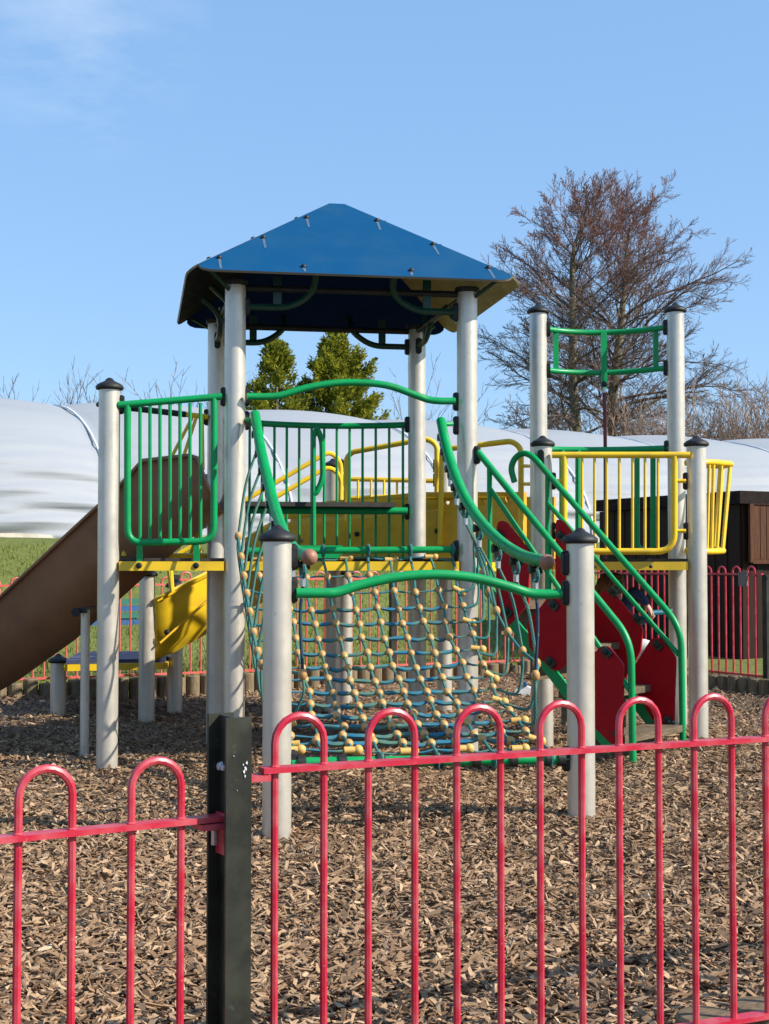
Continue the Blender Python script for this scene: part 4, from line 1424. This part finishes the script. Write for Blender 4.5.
# grass tufts on the bank
n = 26000
a = RNG.uniform(-9, 4, n); b_ = RNG.uniform(.03, 6.4, n)
z = bank(a, b_); yaw = RNG.uniform(0, 6.28, n); L_ = RNG.uniform(.02, .075, n); w_ = RNG.uniform(.003, .008, n)
wx = K0.x + a * E1.x + b_ * E2.x; wy = K0.y + a * E1.y + b_ * E2.y
c = np.stack([wx, wy, z], -1)
dv = np.stack([RNG.normal(0, .45, n), RNG.normal(0, .45, n), np.ones(n)], -1) * L_[:, None]
sv = np.stack([np.cos(yaw), np.sin(yaw), np.zeros(n)], -1) * w_[:, None]
q4 = np.stack([c - sv, c + sv, c + dv + sv * .2, c + dv - sv * .2], 1).reshape(-1, 3)
me = arr_mesh('grass_tufts', q4, np.arange(4 * n).reshape(-1, 4), M['blades'], np.clip(RNG.normal(.5, .25, n), 0, 1))
tag(link(bpy.data.objects.new('grass_tufts', me), (0, 0, 0)), 'rough green grass growing on the bank beyond the rear fence', 'grass', kind='stuff')

# blue and green netting panel on the bank behind the slide
np_ = [P(92, 600, 15.5), P(148, 598, 15.9), P(146, 662, 15.4), P(90, 664, 15.0)]
mb = MB()
for k in range(9):
    t0_, t1_ = k / 9, (k + .8) / 9
    mb.prism([np_[0].lerp(np_[3], t0_), np_[1].lerp(np_[2], t0_), np_[1].lerp(np_[2], t1_) + V(0, -.03, 0), np_[0].lerp(np_[3], t1_) + V(0, -.03, 0)], (0, .015, 0), mi=k % 2)
M['tarp1'] = paint('green_tarp', (.005, .09, .05), .6, (.02, .06, .03)); M['tarp2'] = paint('blue_tarp', (.006, .055, .15), .6, (.01, .05, .08))
o = mb.build('tarpaulin', [M['tarp1'], M['tarp2']])
tag(o, 'blue and green striped tarpaulin on the grass behind the rear fence by the slide', 'tarpaulin')

# ------------------------------------------------------------------ child under the right platform
def skin_obj(name, chain_pts, edges, radii, mat, parent, sub=1):
    me = bpy.data.meshes.new(name)
    o0_ = Vector(chain_pts[0])
    me.from_pydata([tuple(Vector(p) - o0_) for p in chain_pts], edges, [])
    o = link(bpy.data.objects.new(name, me), o0_, parent)
    me.materials.append(mat)
    bm = bmesh.new(); bm.from_mesh(me)
    lay = bm.verts.layers.skin.verify()
    bm.verts.ensure_lookup_table()
    for v, r in zip(bm.verts, radii):
        v[lay].radius = (r, r)
    bm.verts[0][lay].use_root = True
    bm.to_mesh(me); bm.free()
    sk = o.modifiers.new('skin', 'SKIN'); sk.use_smooth_shade = True
    ss = o.modifiers.new('smooth', 'SUBSURF'); ss.levels = sub; ss.render_levels = sub
    return o


pb = V(1.6, 9.8, .6)
pe = thing('person', (1.6, 9.8, gz(1.6, 9.8)), 'child with brown hair and navy top sitting under platform behind red stair panels', 'person')
hd = V(1.565, 9.72, 1.0)
hand = P(649, 610, 9.6)
sh_r = V(1.63, 9.66, .88); el_r = P(634, 589, 9.6)
J_ = [pb, V(1.6, 9.79, .75), V(1.6, 9.77, .89), V(1.585, 9.74, .945), hd + V(0, 0, -.02), hd + V(.005, 0, .055),
      sh_r, el_r, P(645, 603, 9.6), hand,
      V(1.62, 9.88, .88), V(1.74, 9.86, .78), V(1.86, 9.78, .84),
      pb + V(.06, -.07, -.02), V(1.82, 9.68, .63), V(1.86, 9.66, .3), V(1.88, 9.66, .1), V(1.95, 9.64, .075),
      pb + V(.06, .07, -.02), V(1.84, 9.88, .63), V(1.88, 9.9, .3), V(1.9, 9.9, .1), V(1.97, 9.9, .075)]
ED = [(0, 1), (1, 2), (2, 3), (3, 4), (4, 5), (2, 6), (6, 7), (7, 8), (8, 9), (2, 10), (10, 11), (11, 12), (0, 13), (13, 14), (14, 15), (15, 16), (16, 17), (0, 18), (18, 19), (19, 20), (20, 21), (21, 22)]
RD = [.085, .08, .07, .033, .07, .068, .035, .027, .022, .02, .035, .027, .02, .06, .045, .035, .028, .02, .06, .045, .035, .028, .02]
k0 = len(J_)
tohand = (hand - el_r).normalized()
for i in range(5):                               # fingers closing round the teal bar
    off = V(0, -.012 + .008 * i, .012 - .006 * i) if i < 4 else V(-.01, -.022, .004)
    a_ = hand + tohand * .03 + off; b2_ = a_ + tohand * (.022 if i < 4 else .012) + V(0, 0, -.012)
    J_ += [a_, b2_]; RD += [.0075, .006]; ED += [(9, k0 + 2 * i), (k0 + 2 * i, k0 + 2 * i + 1)]
body = skin_obj('body', J_, ED, RD, M['skin'], pe)
mb = MB().ball(hd + V(-.012, .0, .04), .088, 14, 10, sc=(1.04, .98, .95))
for k in range(60):
    a_ = random.uniform(0, 6.28); e_ = random.uniform(-.3, 1.4)
    q_ = hd + V(-.015 + .085 * math.cos(a_) * math.cos(e_), .085 * math.sin(a_) * math.cos(e_), .04 + .085 * math.sin(e_))
    if q_.x > hd.x + .045 and q_.z < hd.z + .06:
        continue
    mb.tube(spline([q_, q_ + V(random.gauss(0, .02), random.gauss(0, .02), -.02), q_ + V(-.02 + random.gauss(0, .02), random.gauss(0, .02), -.06)], 3), [.012, .012, .011, .01, .009, .006, .003], 5)
mb.build('hair', M['hair'], pe, angle=180)
for s in (-1, 1):
    MB().ball(hd + V(.066, .027 * s, .012), .0085, 8, 6).build('eye', M['black'], pe)
skin_obj('jumper', [pb + V(0, 0, .02), V(1.6, 9.79, .75), V(1.6, 9.77, .9), sh_r, el_r, P(648, 606, 9.6), V(1.62, 9.88, .88), V(1.74, 9.86, .78), V(1.83, 9.8, .825)],
         [(0, 1), (1, 2), (2, 3), (3, 4), (4, 5), (2, 6), (6, 7), (7, 8)], [.1, .095, .075, .05, .048, .036, .05, .04, .032], M['cloth'], pe)
skin_obj('trousers', [pb, pb + V(.06, -.07, -.02), V(1.82, 9.68, .63), V(1.86, 9.66, .3), V(1.88, 9.66, .14), pb + V(.06, .07, -.02), V(1.84, 9.88, .63), V(1.88, 9.9, .3), V(1.9, 9.9, .14)],
         [(0, 1), (1, 2), (2, 3), (3, 4), (0, 5), (5, 6), (6, 7), (7, 8)], [.1, .075, .06, .045, .04, .075, .06, .045, .04], M['trouser'], pe)
for yy in (9.65, 9.9):
    MB().ball((1.94, yy, .085), .05, 12, 8, sc=(1.7, .75, .75)).build('shoe', M['black'], pe)

# dropped white carton
cpos = P(523, 697, 12.4)
gzc = gz(cpos.x, cpos.y)
ct = MB().prism([V(cpos.x - .09, cpos.y, gzc + .005), V(cpos.x + .07, cpos.y - .02, gzc + .005), V(cpos.x + .085, cpos.y - .015, gzc + .06), V(cpos.x + .03, cpos.y, gzc + .085), V(cpos.x - .06, cpos.y + .01, gzc + .055)], (.02, .07, 0))
o = ct.build('carton', M['white'])
MB().prism([V(cpos.x - .0, cpos.y - .008, gzc + .074), V(cpos.x + .035, cpos.y - .008, gzc + .087), V(cpos.x + .02, cpos.y, gzc + .125), V(cpos.x, cpos.y, gzc + .12)], (.01, .03, 0)).build('flap', M['tarp2'], o)
tag(o, 'small crumpled white carton with a blue flap dropped on the woodchips', 'litter')

# ------------------------------------------------------------------ light, sky, camera
SUN_EL, SUN_AZ = math.radians(36), math.radians(72)      # azimuth to the right of the viewer's back
sd = V(math.sin(SUN_AZ) * math.cos(SUN_EL), -math.cos(SUN_AZ) * math.cos(SUN_EL), math.sin(SUN_EL))
sun = bpy.data.lights.new('sun', 'SUN'); sun.energy = 5.0; sun.angle = math.radians(.53); sun.color = (1, .94, .83)
so = bpy.data.objects.new('sun', sun); COL.objects.link(so)
so.rotation_euler = sd.to_track_quat('Z', 'Y').to_euler()

w = bpy.data.worlds.new('World'); scene.world = w; w.use_nodes = True
nt = w.node_tree; bg = nt.nodes['Background']
sky = nt.nodes.new('ShaderNodeTexSky'); sky.sky_type = 'NISHITA'; sky.sun_disc = False
sky.sun_elevation = SUN_EL
sky.sun_rotation = math.atan2(sd.x, sd.y)
sky.air_density = 1.0; sky.dust_density = .6; sky.ozone_density = 2.2; sky.altitude = 50
tc = nt.nodes.new('ShaderNodeTexCoord')
mp = nt.nodes.new('ShaderNodeMapping'); mp.inputs['Scale'].default_value = (3.2, 2, 9); mp.inputs['Rotation'].default_value = (0, .5, 0)
nt.links.new(tc.outputs['Generated'], mp.inputs[0])
nz = nt.nodes.new('ShaderNodeTexNoise'); nz.inputs['Scale'].default_value = 2.6; nz.inputs['Detail'].default_value = 8; nz.inputs['Roughness'].default_value = .62
nt.links.new(mp.outputs[0], nz.inputs[0])
dp = nt.nodes.new('ShaderNodeVectorMath'); dp.operation = 'DOT_PRODUCT'
cd = (P(80, 30, 1) - V(0, 0, CAMZ)).normalized(); dp.inputs[1].default_value = cd
nrmz = nt.nodes.new('ShaderNodeVectorMath'); nrmz.operation = 'NORMALIZE'
nt.links.new(tc.outputs['Generated'], nrmz.inputs[0]); nt.links.new(nrmz.outputs[0], dp.inputs[0])
spot = ramp(nt, dp.outputs['Value'], [(.9972, 0.), (.9998, 1.)])
nr = ramp(nt, nz.outputs[0], [(.42, 0.), (.75, .3)])
mul = nt.nodes.new('ShaderNodeMath'); mul.operation = 'MULTIPLY'
nt.links.new(spot, mul.inputs[0]); nt.links.new(nr, mul.inputs[1])
clear = mix_rgb(nt, sky.outputs[0], (1.42, 2.72, 4.75), .62)
cmix = mix_rgb(nt, clear, (5.0, 5.5, 6.0), mul.outputs[0])
nt.links.new(cmix, bg.inputs[0])
bg.inputs[1].default_value = .13

cam = bpy.data.cameras.new('camera'); co = bpy.data.objects.new('camera', cam); COL.objects.link(co)
co.location = (0, 0, CAMZ); co.rotation_euler = (math.pi / 2 + PITCH, 0, 0)
cam.sensor_fit = 'HORIZONTAL'; cam.sensor_width = 36; cam.lens = F / 769 * 36
cam.clip_start = .05; cam.clip_end = 4000
scene.camera = co
scene.view_settings.view_transform = 'Standard'; scene.view_settings.look = 'None'
scene.view_settings.exposure = 0.64; scene.view_settings.gamma = 1
scene.cycles.max_bounces = 6; scene.cycles.transparent_max_bounces = 8
scene.cycles.use_denoising = True
